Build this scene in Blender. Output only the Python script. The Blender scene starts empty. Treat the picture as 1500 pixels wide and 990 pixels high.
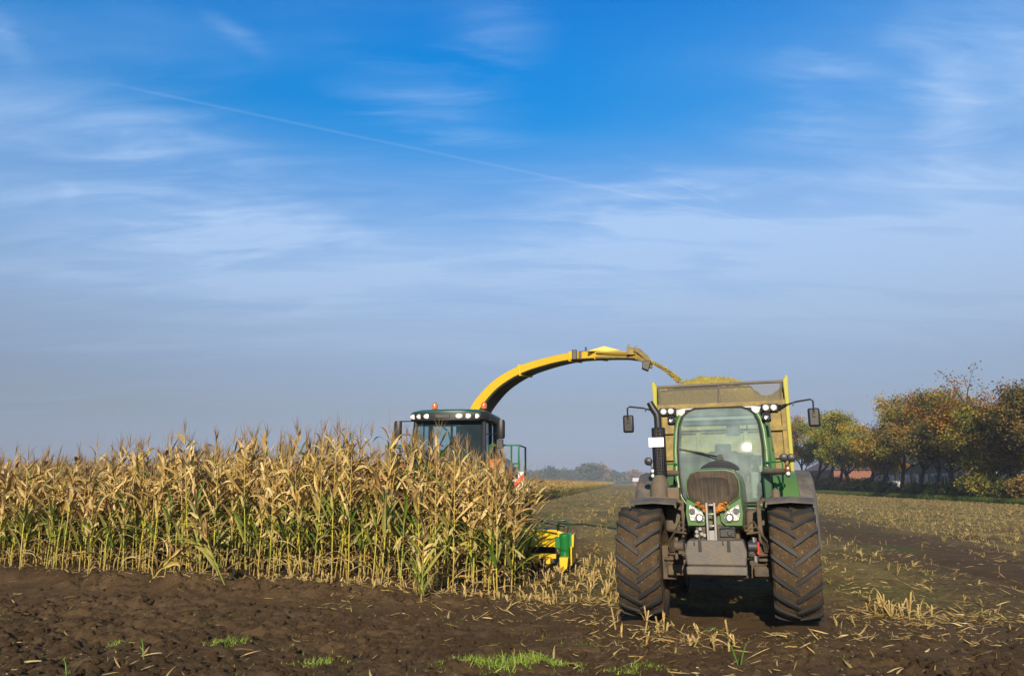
import bpy, bmesh, math, random
import numpy as np
from mathutils import Vector, Matrix
R = math.radians
pi = math.pi
sc = bpy.context.scene
col = sc.collection

# ------------------------------------------------------------------ camera
cd = bpy.data.cameras.new('camera'); cam = bpy.data.objects.new('camera', cd); col.objects.link(cam)
cd.sensor_width = 36; cd.lens = 27.6; cd.clip_end = 9000; cd.clip_start = .05
cam.location = (0, 0, 1.72); cam.rotation_euler = (R(90 + 10.4), 0, 0)
sc.camera = cam

# ------------------------------------------------------------------ light
SUN_EL, SUN_AZ = 23.0, -9.0            # azimuth: degrees to the right of straight behind the camera
sdir = Vector((math.sin(R(SUN_AZ)) * math.cos(R(SUN_EL)), -math.cos(R(SUN_AZ)) * math.cos(R(SUN_EL)), math.sin(R(SUN_EL))))
sl = bpy.data.lights.new('sun', 'SUN'); sl.energy = 5.0; sl.angle = R(.53); sl.color = (1, .85, .64)
so = bpy.data.objects.new('sun', sl); col.objects.link(so)
so.rotation_euler = (-sdir).to_track_quat('-Z', 'Y').to_euler()
so.location = (0, -20, 30)

w = bpy.data.worlds.new('World'); sc.world = w; w.use_nodes = True
nt = w.node_tree; N = nt.nodes; L = nt.links
N.clear()
def wn(t, **k):
    n = N.new(t)
    for a, b in k.items(): setattr(n, a, b)
    return n
def wmath(op, a, b=None, clamp=False):
    n = wn('ShaderNodeMath', operation=op, use_clamp=clamp)
    for i, x in enumerate((a, b)):
        if x is None: continue
        if isinstance(x, (int, float)): n.inputs[i].default_value = x
        else: L.new(x, n.inputs[i])
    return n.outputs[0]
def wrange(x, a, b, c=0., d=1.):
    n = wn('ShaderNodeMapRange', interpolation_type='SMOOTHSTEP')
    L.new(x, n.inputs[0])
    for i, v in zip((1, 2, 3, 4), (a, b, c, d)): n.inputs[i].default_value = v
    return n.outputs[0]
out = wn('ShaderNodeOutputWorld'); bg = wn('ShaderNodeBackground'); L.new(bg.outputs[0], out.inputs[0])
bg.inputs[1].default_value = .1
sky = wn('ShaderNodeTexSky', sky_type='NISHITA', sun_disc=False)
sky.sun_elevation = R(SUN_EL); sky.sun_rotation = R(180 - SUN_AZ); sky.air_density = 1.0; sky.dust_density = .6; sky.ozone_density = 2.0
tc = wn('ShaderNodeTexCoord'); sep = wn('ShaderNodeSeparateXYZ'); L.new(tc.outputs['Generated'], sep.inputs[0])
dx, dy, dz = sep.outputs
# the blue deepens with height above the horizon
el = wn('ShaderNodeValToRGB'); L.new(dz, el.inputs[0])
cr = el.color_ramp
cr.elements[0].position = 0; cr.elements[0].color = (.28, .36, .72, 1)
cr.elements[1].position = .72; cr.elements[1].color = (.22, .45, .60, 1)
for p, c in ((.09, (.475, .43, .52)), (.193, (.76, .70, .765)), (.261, (.52, .76, .97)), (.342, (.25, .80, 1.2)), (.42, (.07, .93, 1.46)), (.49, (.03, .98, 1.64)), (.58, (.02, .95, 1.78))):
    e = cr.elements.new(p); e.color = (*c, 1)
mul = wn('ShaderNodeMix', data_type='RGBA', blend_type='MULTIPLY'); mul.inputs[0].default_value = 1
L.new(sky.outputs[0], mul.inputs[6]); L.new(el.outputs[0], mul.inputs[7])
# cirrus on a plane high above
zz = wmath('ADD', wmath('MAXIMUM', dz, 0.), .12)
cx = wmath('DIVIDE', dx, zz); cy = wmath('DIVIDE', dy, zz)
def plane(ax, ay, rot, off):
    c = wn('ShaderNodeCombineXYZ'); L.new(cx, c.inputs[0]); L.new(cy, c.inputs[1])
    m = wn('ShaderNodeMapping'); L.new(c.outputs[0], m.inputs[0])
    m.inputs['Rotation'].default_value = (0, 0, R(rot)); m.inputs['Scale'].default_value = (ax, ay, 1); m.inputs['Location'].default_value = off
    return m.outputs[0]
def noise(vec, s, det=6, rough=.55, dist=0.):
    n = wn('ShaderNodeTexNoise'); L.new(vec, n.inputs['Vector'])
    n.inputs['Scale'].default_value = s; n.inputs['Detail'].default_value = det; n.inputs['Roughness'].default_value = rough; n.inputs['Distortion'].default_value = dist
    return n.outputs[0]
n1 = noise(plane(.6, 2.0, 24, (3.1, .4, 0)), 1.15, 9, .60, .7)
n2 = noise(plane(.28, .8, -8, (7.7, 2.2, 0)), .9, 3, .5, .2)
n3 = noise(plane(1.4, 5.0, 16, (1.3, 5.0, 0)), 1.3, 8, .62, .8)
wisp = wrange(n1, .42, .78)
big = wrange(n2, .36, .66)
fine = wrange(n3, .35, .75)
# veil thicker in the middle heights, and to the right
veil = wmath('MULTIPLY', wrange(dz, .12, .25), wrange(dz, .45, .29))
right = wrange(dx, -.02, .55)
base = wmath('ADD', wmath('MULTIPLY', veil, 1.1), wmath('MULTIPLY', right, wmath('MULTIPLY', wrange(dz, .62, .3), .62)))
m0 = wmath('ADD', wmath('MULTIPLY', base, wmath('ADD', wmath('MULTIPLY', big, .65), .45)), wmath('MULTIPLY', wmath('MULTIPLY', wisp, wmath('ADD', wmath('MULTIPLY', big, .7), .2)), wmath('MULTIPLY', wrange(dz, .56, .36, .28, 1), .55)))
m1 = wmath('MULTIPLY', m0, wmath('ADD', wmath('MULTIPLY', fine, .5), .75))
def ray(px, py):
    x = (px - 750) / 1150; y = (495 - py) / 1150; P = R(10.4)
    return Vector((x, math.cos(P) - y * math.sin(P), math.sin(P) + y * math.cos(P))).normalized()
def trail(p0, p1, width, amount, soft=.08):
    a, b = ray(*p0), ray(*p1); n = a.cross(b).normalized(); mid = (a + b).normalized()
    t = (b - a).normalized(); half = math.acos(a.dot(b)) / 2
    dn = wn('ShaderNodeVectorMath', operation='DOT_PRODUCT'); L.new(tc.outputs['Generated'], dn.inputs[0]); dn.inputs[1].default_value = n
    dt = wn('ShaderNodeVectorMath', operation='DOT_PRODUCT'); L.new(tc.outputs['Generated'], dt.inputs[0]); dt.inputs[1].default_value = t
    dist = wmath('ABSOLUTE', wmath('ADD', dn.outputs['Value'], wmath('MULTIPLY', wmath('SUBTRACT', n3, .5), width * .8)))
    s = math.sin(half)
    k = wmath('MULTIPLY', wrange(dist, width, 0), wrange(wmath('ABSOLUTE', dt.outputs['Value']), s, s - soft))
    return wmath('MULTIPLY', wmath('MULTIPLY', k, wmath('ADD', wmath('MULTIPLY', n1, .8), .5)), amount)
def wisp_patch(p0, p1, width, amount, soft=.10):      # a feathered streak of cirrus
    a, b = ray(*p0), ray(*p1); n = a.cross(b).normalized(); t = (b - a).normalized(); s = math.sin(math.acos(a.dot(b)) / 2); md = (a + b).normalized()
    dn = wn('ShaderNodeVectorMath', operation='DOT_PRODUCT'); L.new(tc.outputs['Generated'], dn.inputs[0]); dn.inputs[1].default_value = n
    dt = wn('ShaderNodeVectorMath', operation='DOT_PRODUCT'); L.new(tc.outputs['Generated'], dt.inputs[0]); dt.inputs[1].default_value = t
    c0 = md.dot(t)
    dist = wmath('ABSOLUTE', wmath('ADD', dn.outputs['Value'], wmath('MULTIPLY', wmath('SUBTRACT', n4, .5), width * 3.0)))
    k = wmath('MULTIPLY', wrange(dist, width, 0), wrange(wmath('ABSOLUTE', wmath('SUBTRACT', dt.outputs['Value'], c0)), s, s - soft))
    return wmath('MULTIPLY', wmath('MULTIPLY', k, wmath('ADD', wmath('MULTIPLY', fine, .9), .25)), amount)
n4 = noise(plane(1.0, 3.4, 22, (4.3, 1.0, 0)), 2.2, 9, .66, .5)
acc = m1
for q in (trail((110, 112), (1440, 394), .0026, .13), trail((955, 255), (1075, 305), .0018, .13, .03),
          wisp_patch((430, 85), (820, 205), .05, .38, .16), wisp_patch((-40, 165), (450, 225), .04, .38, .16), wisp_patch((620, -20), (830, 90), .06, .34, .10), wisp_patch((270, 10), (420, 90), .016, .35, .06),
          wisp_patch((1060, 120), (1330, 180), .06, .38, .14), wisp_patch((1345, -60), (1420, 330), .05, .42, .14), wisp_patch((1320, 295), (1560, 330), .030, .55), wisp_patch((75, 235), (125, 335), .016, .22, .05), wisp_patch((1400, -40), (1600, 160), .06, .5), wisp_patch((640, 345), (1300, 300), .06, .40, .25), wisp_patch((-80, 300), (700, 350), .06, .42, .25), wisp_patch((-30, -30), (40, 140), .02, .4, .06)):
    acc = wmath('ADD', acc, q)
mm = acc
mask = wmath('MINIMUM', mm, .92)
cm = wn('ShaderNodeMix', data_type='RGBA'); L.new(mask, cm.inputs[0]); L.new(mul.outputs[2], cm.inputs[6])
hz = wn('ShaderNodeValToRGB'); L.new(dz, hz.inputs[0])
hz.color_ramp.elements[0].color = (2.0, 2.5, 3.5, 1); hz.color_ramp.elements[0].position = .0
hz.color_ramp.elements[1].color = (3.5, 5.1, 7.8, 1); hz.color_ramp.elements[1].position = .45
e = hz.color_ramp.elements.new(.16); e.color = (3.1, 4.1, 5.7, 1)
e = hz.color_ramp.elements.new(.3); e.color = (3.6, 5.1, 7.5, 1)
L.new(hz.outputs[0], cm.inputs[7])
L.new(cm.outputs[2], bg.inputs[0])

vs = sc.view_settings; sc.display_settings.display_device = 'sRGB'
vs.view_transform = 'Standard'; vs.look = 'None'; vs.gamma = 1; vs.use_curve_mapping = False; vs.exposure = .3
sc.cycles.use_denoising = True
sc.cycles.max_bounces = 6; sc.cycles.transparent_max_bounces = 12; sc.cycles.volume_bounces = 0
sc.cycles.caustics_reflective = False; sc.cycles.caustics_refractive = False

# ------------------------------------------------------------------ helpers
def tag(o, label=None, cat=None, group=None, kind=None):
    if label: o['label'] = label
    if cat: o['category'] = cat
    if group: o['group'] = group
    if kind: o['kind'] = kind
    return o
def thing(name, label, cat, loc=(0, 0, 0), rz=0., group=None):
    o = bpy.data.objects.new(name, None); col.objects.link(o)
    o.location = loc; o.rotation_euler = (0, 0, rz); o.empty_display_size = .1
    return tag(o, label, cat, group)
class MB:
    def __init__(s): s.v = []; s.f = []; s.m = []; s.c = None
    def add(s, vs, fs, mi=0):
        n = len(s.v); s.v += [tuple(p) for p in vs]; s.f += [tuple(n + i for i in f) for f in fs]; s.m += [mi] * len(fs); return s
    def box(s, c, d, rot=None, mi=0, taper=1.):
        x, y, z = d[0] / 2, d[1] / 2, d[2] / 2; t = taper
        P = [Vector(p) for p in ((-x, -y, -z), (x, -y, -z), (x, y, -z), (-x, y, -z), (-x * t, -y * t, z), (x * t, -y * t, z), (x * t, y * t, z), (-x * t, y * t, z))]
        if rot is not None: P = [rot @ p for p in P]
        return s.add([p + Vector(c) for p in P], [(3, 2, 1, 0), (4, 5, 6, 7), (0, 1, 5, 4), (1, 2, 6, 5), (2, 3, 7, 6), (3, 0, 4, 7)], mi)
    def tube(s, pts, r, n=8, mi=0, caps=True, close=False):
        pts = [Vector(p) for p in pts]; k = len(pts)
        rs = r if isinstance(r, (list, tuple)) else [r] * k
        rings = []; prev = None
        for i, p in enumerate(pts):
            a = pts[i - 1] if i else (pts[-1] if close else p); b = pts[(i + 1) % k] if (i < k - 1 or close) else p
            t = (b - a).normalized()
            if prev is None:
                u = t.cross(Vector((0, 0, 1)))
                if u.length < .05: u = t.cross(Vector((1, 0, 0)))
            else: u = prev - t * prev.dot(t)
            u.normalize(); prev = u; w_ = t.cross(u)
            rings.append([p + (u * math.cos(2 * pi * j / n) + w_ * math.sin(2 * pi * j / n)) * rs[i] for j in range(n)])
        V = [q for rg in rings for q in rg]; Fs = []
        for i in range(k if close else k - 1):
            i2 = (i + 1) % k
            for j in range(n):
                j2 = (j + 1) % n; Fs.append((i * n + j, i * n + j2, i2 * n + j2, i2 * n + j))
        if caps and not close: Fs += [tuple(range(n))[::-1], tuple((k - 1) * n + j for j in range(n))]
        return s.add(V, Fs, mi)
    def lathe(s, prof, c, axis='X', n=32, mi=0):
        """prof: (offset along axis, radius)"""
        V = []; Fs = []
        for a, r in prof:
            for j in range(n):
                t = 2 * pi * j / n; q = (r * math.cos(t), r * math.sin(t))
                p = {'X': (a, q[0], q[1]), 'Y': (q[0], a, q[1]), 'Z': (q[0], q[1], a)}[axis]
                V.append((p[0] + c[0], p[1] + c[1], p[2] + c[2]))
        for i in range(len(prof) - 1):
            for j in range(n):
                j2 = (j + 1) % n; Fs.append((i * n + j, (i + 1) * n + j, (i + 1) * n + j2, i * n + j2))
        if prof[0][1] > 1e-4: Fs.append(tuple(range(n)))
        if prof[-1][1] > 1e-4: Fs.append(tuple((len(prof) - 1) * n + j for j in range(n))[::-1])
        return s.add(V, Fs, mi)
    def prism(s, poly, a0, a1, axis='Y', mi=0):
        """poly in the other two axes (in xyz order); extruded from a0 to a1"""
        n = len(poly)
        def P(p, a): return {'X': (a, p[0], p[1]), 'Y': (p[0], a, p[1]), 'Z': (p[0], p[1], a)}[axis]
        V = [P(p, a0) for p in poly] + [P(p, a1) for p in poly]
        return s.add(V, [tuple(range(n)), tuple(range(2 * n - 1, n - 1, -1))] + [(i, i + n, (i + 1) % n + n, (i + 1) % n) for i in range(n)], mi)
    def loft(s, rings, mi=0, closed=True, caps=True):
        n = len(rings[0]); V = [p for r in rings for p in r]; Fs = []
        for i in range(len(rings) - 1):
            for j in range(n if closed else n - 1):
                j2 = (j + 1) % n; Fs.append((i * n + j, i * n + j2, (i + 1) * n + j2, (i + 1) * n + j))
        if caps and closed: Fs += [tuple(range(n))[::-1], tuple((len(rings) - 1) * n + j for j in range(n))]
        return s.add(V, Fs, mi)
    def build(s, name, mats, parent=None, bevel=0, smooth=True, seg=2, ang=38, label=None):
        me = bpy.data.meshes.new(name); me.from_pydata(s.v, [], s.f); 
        mats = mats if isinstance(mats, (list, tuple)) else [mats]
        for m in mats: me.materials.append(m)
        me.polygons.foreach_set('material_index', s.m)
        bm = bmesh.new(); bm.from_mesh(me); bmesh.ops.recalc_face_normals(bm, faces=bm.faces)
        bm.to_mesh(me); bm.free()
        if smooth:
            me.polygons.foreach_set('use_smooth', [True] * len(me.polygons)); me.set_sharp_from_angle(angle=R(ang))
        if s.c is not None:
            a = me.color_attributes.new('Col', 'FLOAT_COLOR', 'POINT'); a.data.foreach_set('color', np.array(s.c, dtype=np.float32).ravel())
        o = bpy.data.objects.new(name, me); col.objects.link(o)
        if parent is not None: o.parent = parent
        if bevel:
            b = o.modifiers.new('bevel', 'BEVEL'); b.width = bevel; b.segments = seg; b.limit_method = 'ANGLE'; b.angle_limit = R(40); b.harden_normals = False
        if label: o['label'] = label
        return o
def np_mesh(name, V, Fq, mats, colr=None, smooth=False, link=True):
    me = bpy.data.meshes.new(name); V = np.asarray(V, np.float32); Fq = np.asarray(Fq, np.int32); k = Fq.shape[1]
    me.vertices.add(len(V)); me.vertices.foreach_set('co', V.ravel())
    me.loops.add(Fq.size); me.loops.foreach_set('vertex_index', Fq.ravel())
    me.polygons.add(len(Fq)); me.polygons.foreach_set('loop_start', np.arange(len(Fq), dtype=np.int32) * k)
    me.update(calc_edges=True)
    if smooth: me.polygons.foreach_set('use_smooth', np.ones(len(Fq), bool))
    if colr is not None:
        a = me.color_attributes.new('Col', 'FLOAT_COLOR', 'POINT'); c = np.ones((len(V), 4), np.float32); c[:, :3] = colr; a.data.foreach_set('color', c.ravel())
    for m in (mats if isinstance(mats, (list, tuple)) else [mats]): me.materials.append(m)
    me.validate()
    o = bpy.data.objects.new(name, me)
    if link: col.objects.link(o)
    return o
def copy_tree(o, parent=None):
    c = o.copy(); col.objects.link(c)
    if parent is not None: c.parent = parent
    for ch in kids.get(o.name, []): copy_tree(ch, c)
    return c
kids = {}
def rotZ(a): return Matrix.Rotation(a, 3, 'Z')
def rotX(a): return Matrix.Rotation(a, 3, 'X')
def rotY(a): return Matrix.Rotation(a, 3, 'Y')

# ------------------------------------------------------------------ materials
def mat(name, c, rough=.6, metal=0., dirt=0., dirtcol=(.17, .12, .072), dscale=5., bump=0., bscale=60., var=.12, coat=0., spec=.5):
    """a surface of one colour with a film of dried mud lying on it in patches, and small unevenness"""
    m = bpy.data.materials.new(name); m.use_nodes = True; t = m.node_tree; n = t.nodes; l = t.links; b = n['Principled BSDF']
    tcd = n.new('ShaderNodeTexCoord')
    no = n.new('ShaderNodeTexNoise'); no.inputs['Scale'].default_value = dscale; no.inputs['Detail'].default_value = 9; no.inputs['Roughness'].default_value = .68
    l.new(tcd.outputs['Object'], no.inputs[0])
    hs = n.new('ShaderNodeMix'); hs.data_type = 'RGBA'
    hs.inputs[6].default_value = (c[0] * (1 - var), c[1] * (1 - var), c[2] * (1 - var), 1); hs.inputs[7].default_value = (min(1, c[0] * (1 + var)), min(1, c[1] * (1 + var)), min(1, c[2] * (1 + var)), 1)
    l.new(no.outputs[0], hs.inputs[0]); res = hs.outputs[2]
    if dirt > 0:
        mr = n.new('ShaderNodeMapRange'); l.new(no.outputs[0], mr.inputs[0])
        mr.inputs[1].default_value = .78 - dirt * .62; mr.inputs[2].default_value = .95 - dirt * .45; mr.inputs[4].default_value = min(1, .35 + dirt * .75)
        mx = n.new('ShaderNodeMix'); mx.data_type = 'RGBA'; l.new(mr.outputs[0], mx.inputs[0]); l.new(res, mx.inputs[6]); mx.inputs[7].default_value = (*dirtcol, 1)
        res = mx.outputs[2]
        rm = n.new('ShaderNodeMapRange'); l.new(mr.outputs[0], rm.inputs[0]); rm.inputs[3].default_value = rough; rm.inputs[4].default_value = .92
        l.new(rm.outputs[0], b.inputs['Roughness'])
    else: b.inputs['Roughness'].default_value = rough
    l.new(res, b.inputs['Base Color'])
    b.inputs['Metallic'].default_value = metal; b.inputs['Coat Weight'].default_value = coat; b.inputs['Specular IOR Level'].default_value = spec
    if bump:
        nb = n.new('ShaderNodeTexNoise'); nb.inputs['Scale'].default_value = bscale; nb.inputs['Detail'].default_value = 6; nb.inputs['Roughness'].default_value = .7; l.new(tcd.outputs['Object'], nb.inputs[0])
        bp = n.new('ShaderNodeBump'); bp.inputs['Strength'].default_value = bump; bp.inputs['Distance'].default_value = .02; l.new(nb.outputs[0], bp.inputs['Height']); l.new(bp.outputs[0], b.inputs['Normal'])
    return m
def attr_mat(name, rough=.7, trans=.25, var=.25, scale=30., spec=.3, stretch=None):
    """leafy surface: each leaf's own colour from the mesh, a little light passing through"""
    m = bpy.data.materials.new(name); m.use_nodes = True; t = m.node_tree; n = t.nodes; l = t.links; b = n['Principled BSDF']; o = n['Material Output']
    a = n.new('ShaderNodeAttribute'); a.attribute_name = 'Col'
    tcd = n.new('ShaderNodeTexCoord'); no = n.new('ShaderNodeTexNoise'); no.inputs['Scale'].default_value = scale; no.inputs['Detail'].default_value = 4
    if stretch:
        mp = n.new('ShaderNodeMapping'); mp.inputs['Scale'].default_value = stretch; l.new(tcd.outputs['Object'], mp.inputs[0]); l.new(mp.outputs[0], no.inputs[0])
    else: l.new(tcd.outputs['Object'], no.inputs[0])
    mr = n.new('ShaderNodeMapRange'); l.new(no.outputs[0], mr.inputs[0]); mr.inputs[1].default_value = .3; mr.inputs[2].default_value = .7; mr.inputs[3].default_value = 1 - var; mr.inputs[4].default_value = 1 + var
    mx = n.new('ShaderNodeMix'); mx.data_type = 'RGBA'; mx.blend_type = 'MULTIPLY'; mx.inputs[0].default_value = 1; l.new(a.outputs[0], mx.inputs[6]); l.new(mr.outputs[0], mx.inputs[7])
    l.new(mx.outputs[2], b.inputs['Base Color']); b.inputs['Roughness'].default_value = rough; b.inputs['Specular IOR Level'].default_value = spec
    if trans:
        tr = n.new('ShaderNodeBsdfTranslucent'); l.new(mx.outputs[2], tr.inputs[0]); ms = n.new('ShaderNodeMixShader'); ms.inputs[0].default_value = trans
        l.new(b.outputs[0], ms.inputs[1]); l.new(tr.outputs[0], ms.inputs[2]); l.new(ms.outputs[0], o.inputs[0])
    return m
def glass_mat(name, tint, film=.1, filmcol=(.55, .6, .58), rough=.0, spec=1.0):
    """thin pane: mostly see-through with a tint, mirror-like at the surface, a little dust"""
    m = bpy.data.materials.new(name); m.use_nodes = True; t = m.node_tree; n = t.nodes; l = t.links; n.remove(n['Principled BSDF']); o = n['Material Output']
    tr = n.new('ShaderNodeBsdfTransparent'); tr.inputs[0].default_value = (*tint, 1)
    gl = n.new('ShaderNodeBsdfGlossy'); gl.inputs['Roughness'].default_value = rough
    fr = n.new('ShaderNodeFresnel'); fr.inputs[0].default_value = 1.5
    ms = n.new('ShaderNodeMath'); ms.operation = 'MULTIPLY'; ms.inputs[1].default_value = spec; l.new(fr.outputs[0], ms.inputs[0])
    a = n.new('ShaderNodeMixShader'); l.new(ms.outputs[0], a.inputs[0]); l.new(tr.outputs[0], a.inputs[1]); l.new(gl.outputs[0], a.inputs[2])
    df = n.new('ShaderNodeBsdfDiffuse'); df.inputs[0].default_value = (*filmcol, 1)
    tcd = n.new('ShaderNodeTexCoord'); no = n.new('ShaderNodeTexNoise'); no.inputs['Scale'].default_value = 3.5; no.inputs['Detail'].default_value = 7; l.new(tcd.outputs['Object'], no.inputs[0])
    mr = n.new('ShaderNodeMapRange'); l.new(no.outputs[0], mr.inputs[0]); mr.inputs[1].default_value = .3; mr.inputs[2].default_value = .75; mr.inputs[3].default_value = film * .6; mr.inputs[4].default_value = film * 1.5
    b = n.new('ShaderNodeMixShader'); l.new(mr.outputs[0], b.inputs[0]); l.new(a.outputs[0], b.inputs[1]); l.new(df.outputs[0], b.inputs[2]); l.new(b.outputs[0], o.inputs[0])
    return m
def emit_mat(name, c, s):
    m = bpy.data.materials.new(name); m.use_nodes = True; b = m.node_tree.nodes['Principled BSDF']; b.inputs['Base Color'].default_value = (*c, 1)
    b.inputs['Emission Color'].default_value = (*c, 1); b.inputs['Emission Strength'].default_value = s; return m
MUD = (.135, .092, .055)
M = {}
M['green'] = mat('tractor_green_paint', (.062, .125, .038), .42, dirt=.60, dirtcol=(.16, .135, .075), dscale=4, coat=.3)
M['green_clean'] = mat('green_paint', (.078, .165, .048), .36, dirt=.36, dirtcol=(.16, .15, .075), dscale=4, coat=.3)
M['darkgreen'] = mat('dark_green_paint', (.015, .07, .03), .35, dirt=.15)
M['midgreen'] = mat('bright_green_paint', (.012, .16, .035), .3, dirt=.1, coat=.3)
M['mudmetal'] = mat('muddy_metal', (.045, .038, .03), .6, dirt=.70, dirtcol=(.165, .115, .063), dscale=4, bump=.5, bscale=30)
M['darkmetal'] = mat('dark_metal', (.035, .034, .033), .5, dirt=.3, bump=.2)
M['steel'] = mat('worn_steel', (.30, .29, .28), .42, metal=.7, dirt=.35)
M['cast'] = mat('grey_cast_iron', (.125, .112, .095), .6, dirt=.55, dirtcol=(.20, .15, .10), dscale=5, bump=.5, bscale=30, var=.3)
M['black'] = mat('black_plastic', (.014, .014, .015), .45, dirt=.10, bump=.06, bscale=200)
M['fender'] = mat('grey_plastic_fender', (.085, .078, .07), .6, dirt=.55, dirtcol=(.19, .15, .105), dscale=6, bump=.1)
M['fenderdark'] = mat('dark_plastic_cowl', (.03, .028, .026), .55, dirt=.35, dirtcol=(.11, .085, .06), dscale=6)
M['brownplastic'] = mat('dusty_cover', (.09, .072, .052), .7, dirt=.7, dirtcol=(.18, .13, .08), dscale=3, bump=.08)
M['rubber'] = mat('tyre_rubber', (.026, .025, .024), .68, dirt=.26, dirtcol=(.10, .068, .038), dscale=9, bump=.15, bscale=50)
M['tyremud'] = mat('tyre_caked_in_mud', (.068, .042, .020), .95, dirt=.42, dirtcol=(.135, .085, .039), dscale=13, bump=1.0, bscale=38, var=.5)
def specks(m, c, th=.70, sc_=(60, 60, 16)):     # bits of chopped leaf pressed into the mud
    t = m.node_tree; n = t.nodes; l = t.links; b = n['Principled BSDF']; src = b.inputs['Base Color'].links[0].from_socket
    tcd = n.new('ShaderNodeTexCoord'); mp = n.new('ShaderNodeMapping'); mp.inputs['Scale'].default_value = sc_; mp.inputs['Rotation'].default_value = (.4, .5, .9); l.new(tcd.outputs['Object'], mp.inputs[0])
    no = n.new('ShaderNodeTexNoise'); no.inputs['Scale'].default_value = 1; no.inputs['Detail'].default_value = 2; l.new(mp.outputs[0], no.inputs[0])
    mr = n.new('ShaderNodeMapRange'); l.new(no.outputs[0], mr.inputs[0]); mr.inputs[1].default_value = th - .03; mr.inputs[2].default_value = th + .03
    mx = n.new('ShaderNodeMix'); mx.data_type = 'RGBA'; l.new(mr.outputs[0], mx.inputs[0]); l.new(src, mx.inputs[6]); mx.inputs[7].default_value = (*c, 1); l.new(mx.outputs[2], b.inputs['Base Color'])
specks(M['tyremud'], (.36, .25, .09), .69, (85, 85, 26))
M['white'] = mat('white_paint', (.72, .71, .68), .4, dirt=.08)
M['whiteplate'] = mat('white_plate', (.86, .86, .84), .45)
M['chrome'] = mat('lamp_reflector', (.85, .85, .85), .12, metal=1)
M['lens'] = mat('frosted_lens', (.74, .74, .72), .15, coat=.6)
M['lampglow'] = emit_mat('lit_headlight_bulb', (1, .93, .75), 5.)
M['amber'] = mat('amber_lens', (.55, .13, .02), .2, coat=.6)
M['redlens'] = mat('red_lens', (.5, .04, .03), .2, coat=.6)
M['red'] = mat('red_paint', (.55, .035, .025), .4, dirt=.1)
M['wind'] = glass_mat('windscreen_glass', (.74, .90, .85), .22, (.54, .66, .62), .045)
M['lampback'] = mat('faceted_lamp_housing', (.55, .56, .56), .25, metal=.6, bump=.5, bscale=40)
M['clear'] = glass_mat('lamp_cover_glass', (.97, .97, .97), .02)
M['side'] = glass_mat('side_window_glass', (.28, .40, .32), .03, (.4, .45, .4), .02)
M['reartint'] = glass_mat('rear_cab_glass', (.72, .90, .80), .06, (.45, .56, .5), .02)
M['hwind'] = glass_mat('tinted_cab_glass', (.42, .66, .66), .04, (.3, .45, .45), .02)
M['seat'] = mat('seat_fabric', (.055, .06, .062), .85)
M['cabin'] = mat('cab_lining', (.22, .24, .23), .7)
M['yellow'] = mat('yellow_paint', (.72, .46, .012), .38, dirt=.12, dirtcol=(.35, .24, .09), dscale=3, coat=.2)
M['limeyellow'] = mat('trailer_yellow_paint', (.36, .335, .025), .5, dirt=.35, dirtcol=(.28, .2, .07), dscale=6)
M['dirtyyellow'] = mat('soiled_yellow_paint', (.42, .30, .05), .6, dirt=.82, dirtcol=(.215, .16, .075), dscale=6, bump=.3, bscale=30)
M['silage'] = None
M['bark'] = mat('bark', (.055, .042, .030), .9, bump=.8, bscale=12, var=.3)
# ------------------------------------------------------------------ noise and the lie of the land
_rs = np.random.RandomState(7); _perm = _rs.permutation(4096).astype(np.int64); _ga = _rs.rand(4096) * 2 * pi
_gx, _gy = np.cos(_ga), np.sin(_ga)
def pn(x, y):
    xi = np.floor(x).astype(np.int64); yi = np.floor(y).astype(np.int64); fx = x - xi; fy = y - yi
    u = fx * fx * fx * (fx * (fx * 6 - 15) + 10); v = fy * fy * fy * (fy * (fy * 6 - 15) + 10)
    def g(a, b):
        h = _perm[(a + _perm[b & 4095]) & 4095]; return _gx[h] * (x - a) + _gy[h] * (y - b)
    a = g(xi, yi); b = g(xi + 1, yi); c = g(xi, yi + 1); d = g(xi + 1, yi + 1)
    return 1.5 * (a + u * (b - a) + v * ((c + u * (d - c)) - (a + u * (b - a))))
def ss(a, b, x):
    t = np.clip((x - a) / (b - a), 0, 1); return t * t * (3 - 2 * t)
E0 = (.25, 12.2); ED = (-.959, .284); EN = (.284, .959)      # front edge of the standing maize: a point, along it to the left, into the maize
def edge(x, y):
    a, b = x - E0[0], y - E0[1]
    return a * ED[0] + b * ED[1], -(a * EN[0] + b * EN[1])
HX, HY, HA = -1.53, 19.0, R(8.3)                              # harvester's place and heading; crop rows run the same way
def hframe(x, y):
    a, b = x - HX, y - HY
    return a * math.cos(HA) - b * math.sin(HA), a * math.sin(HA) + b * math.cos(HA)
TX, TY, TA = 2.555, 9.92, R(17)
def tframe(x, y):
    a, b = x - TX, y - TY
    return a * math.cos(TA) - b * math.sin(TA), a * math.sin(TA) + b * math.cos(TA)
TREE = lambda y: 55 - (150 - y) * .134
def bare(x, y):
    """worn bare wheel track in the stubble to the right"""
    c = 9.4 + (y - 14.5) * .185 + .5 * pn(x * .15 + 9, y * .08)
    return np.exp(-((x - c) / (1.5 + .02 * y)) ** 2) * ss(9, 12, y) * (1 - ss(60, 110, y))
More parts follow.
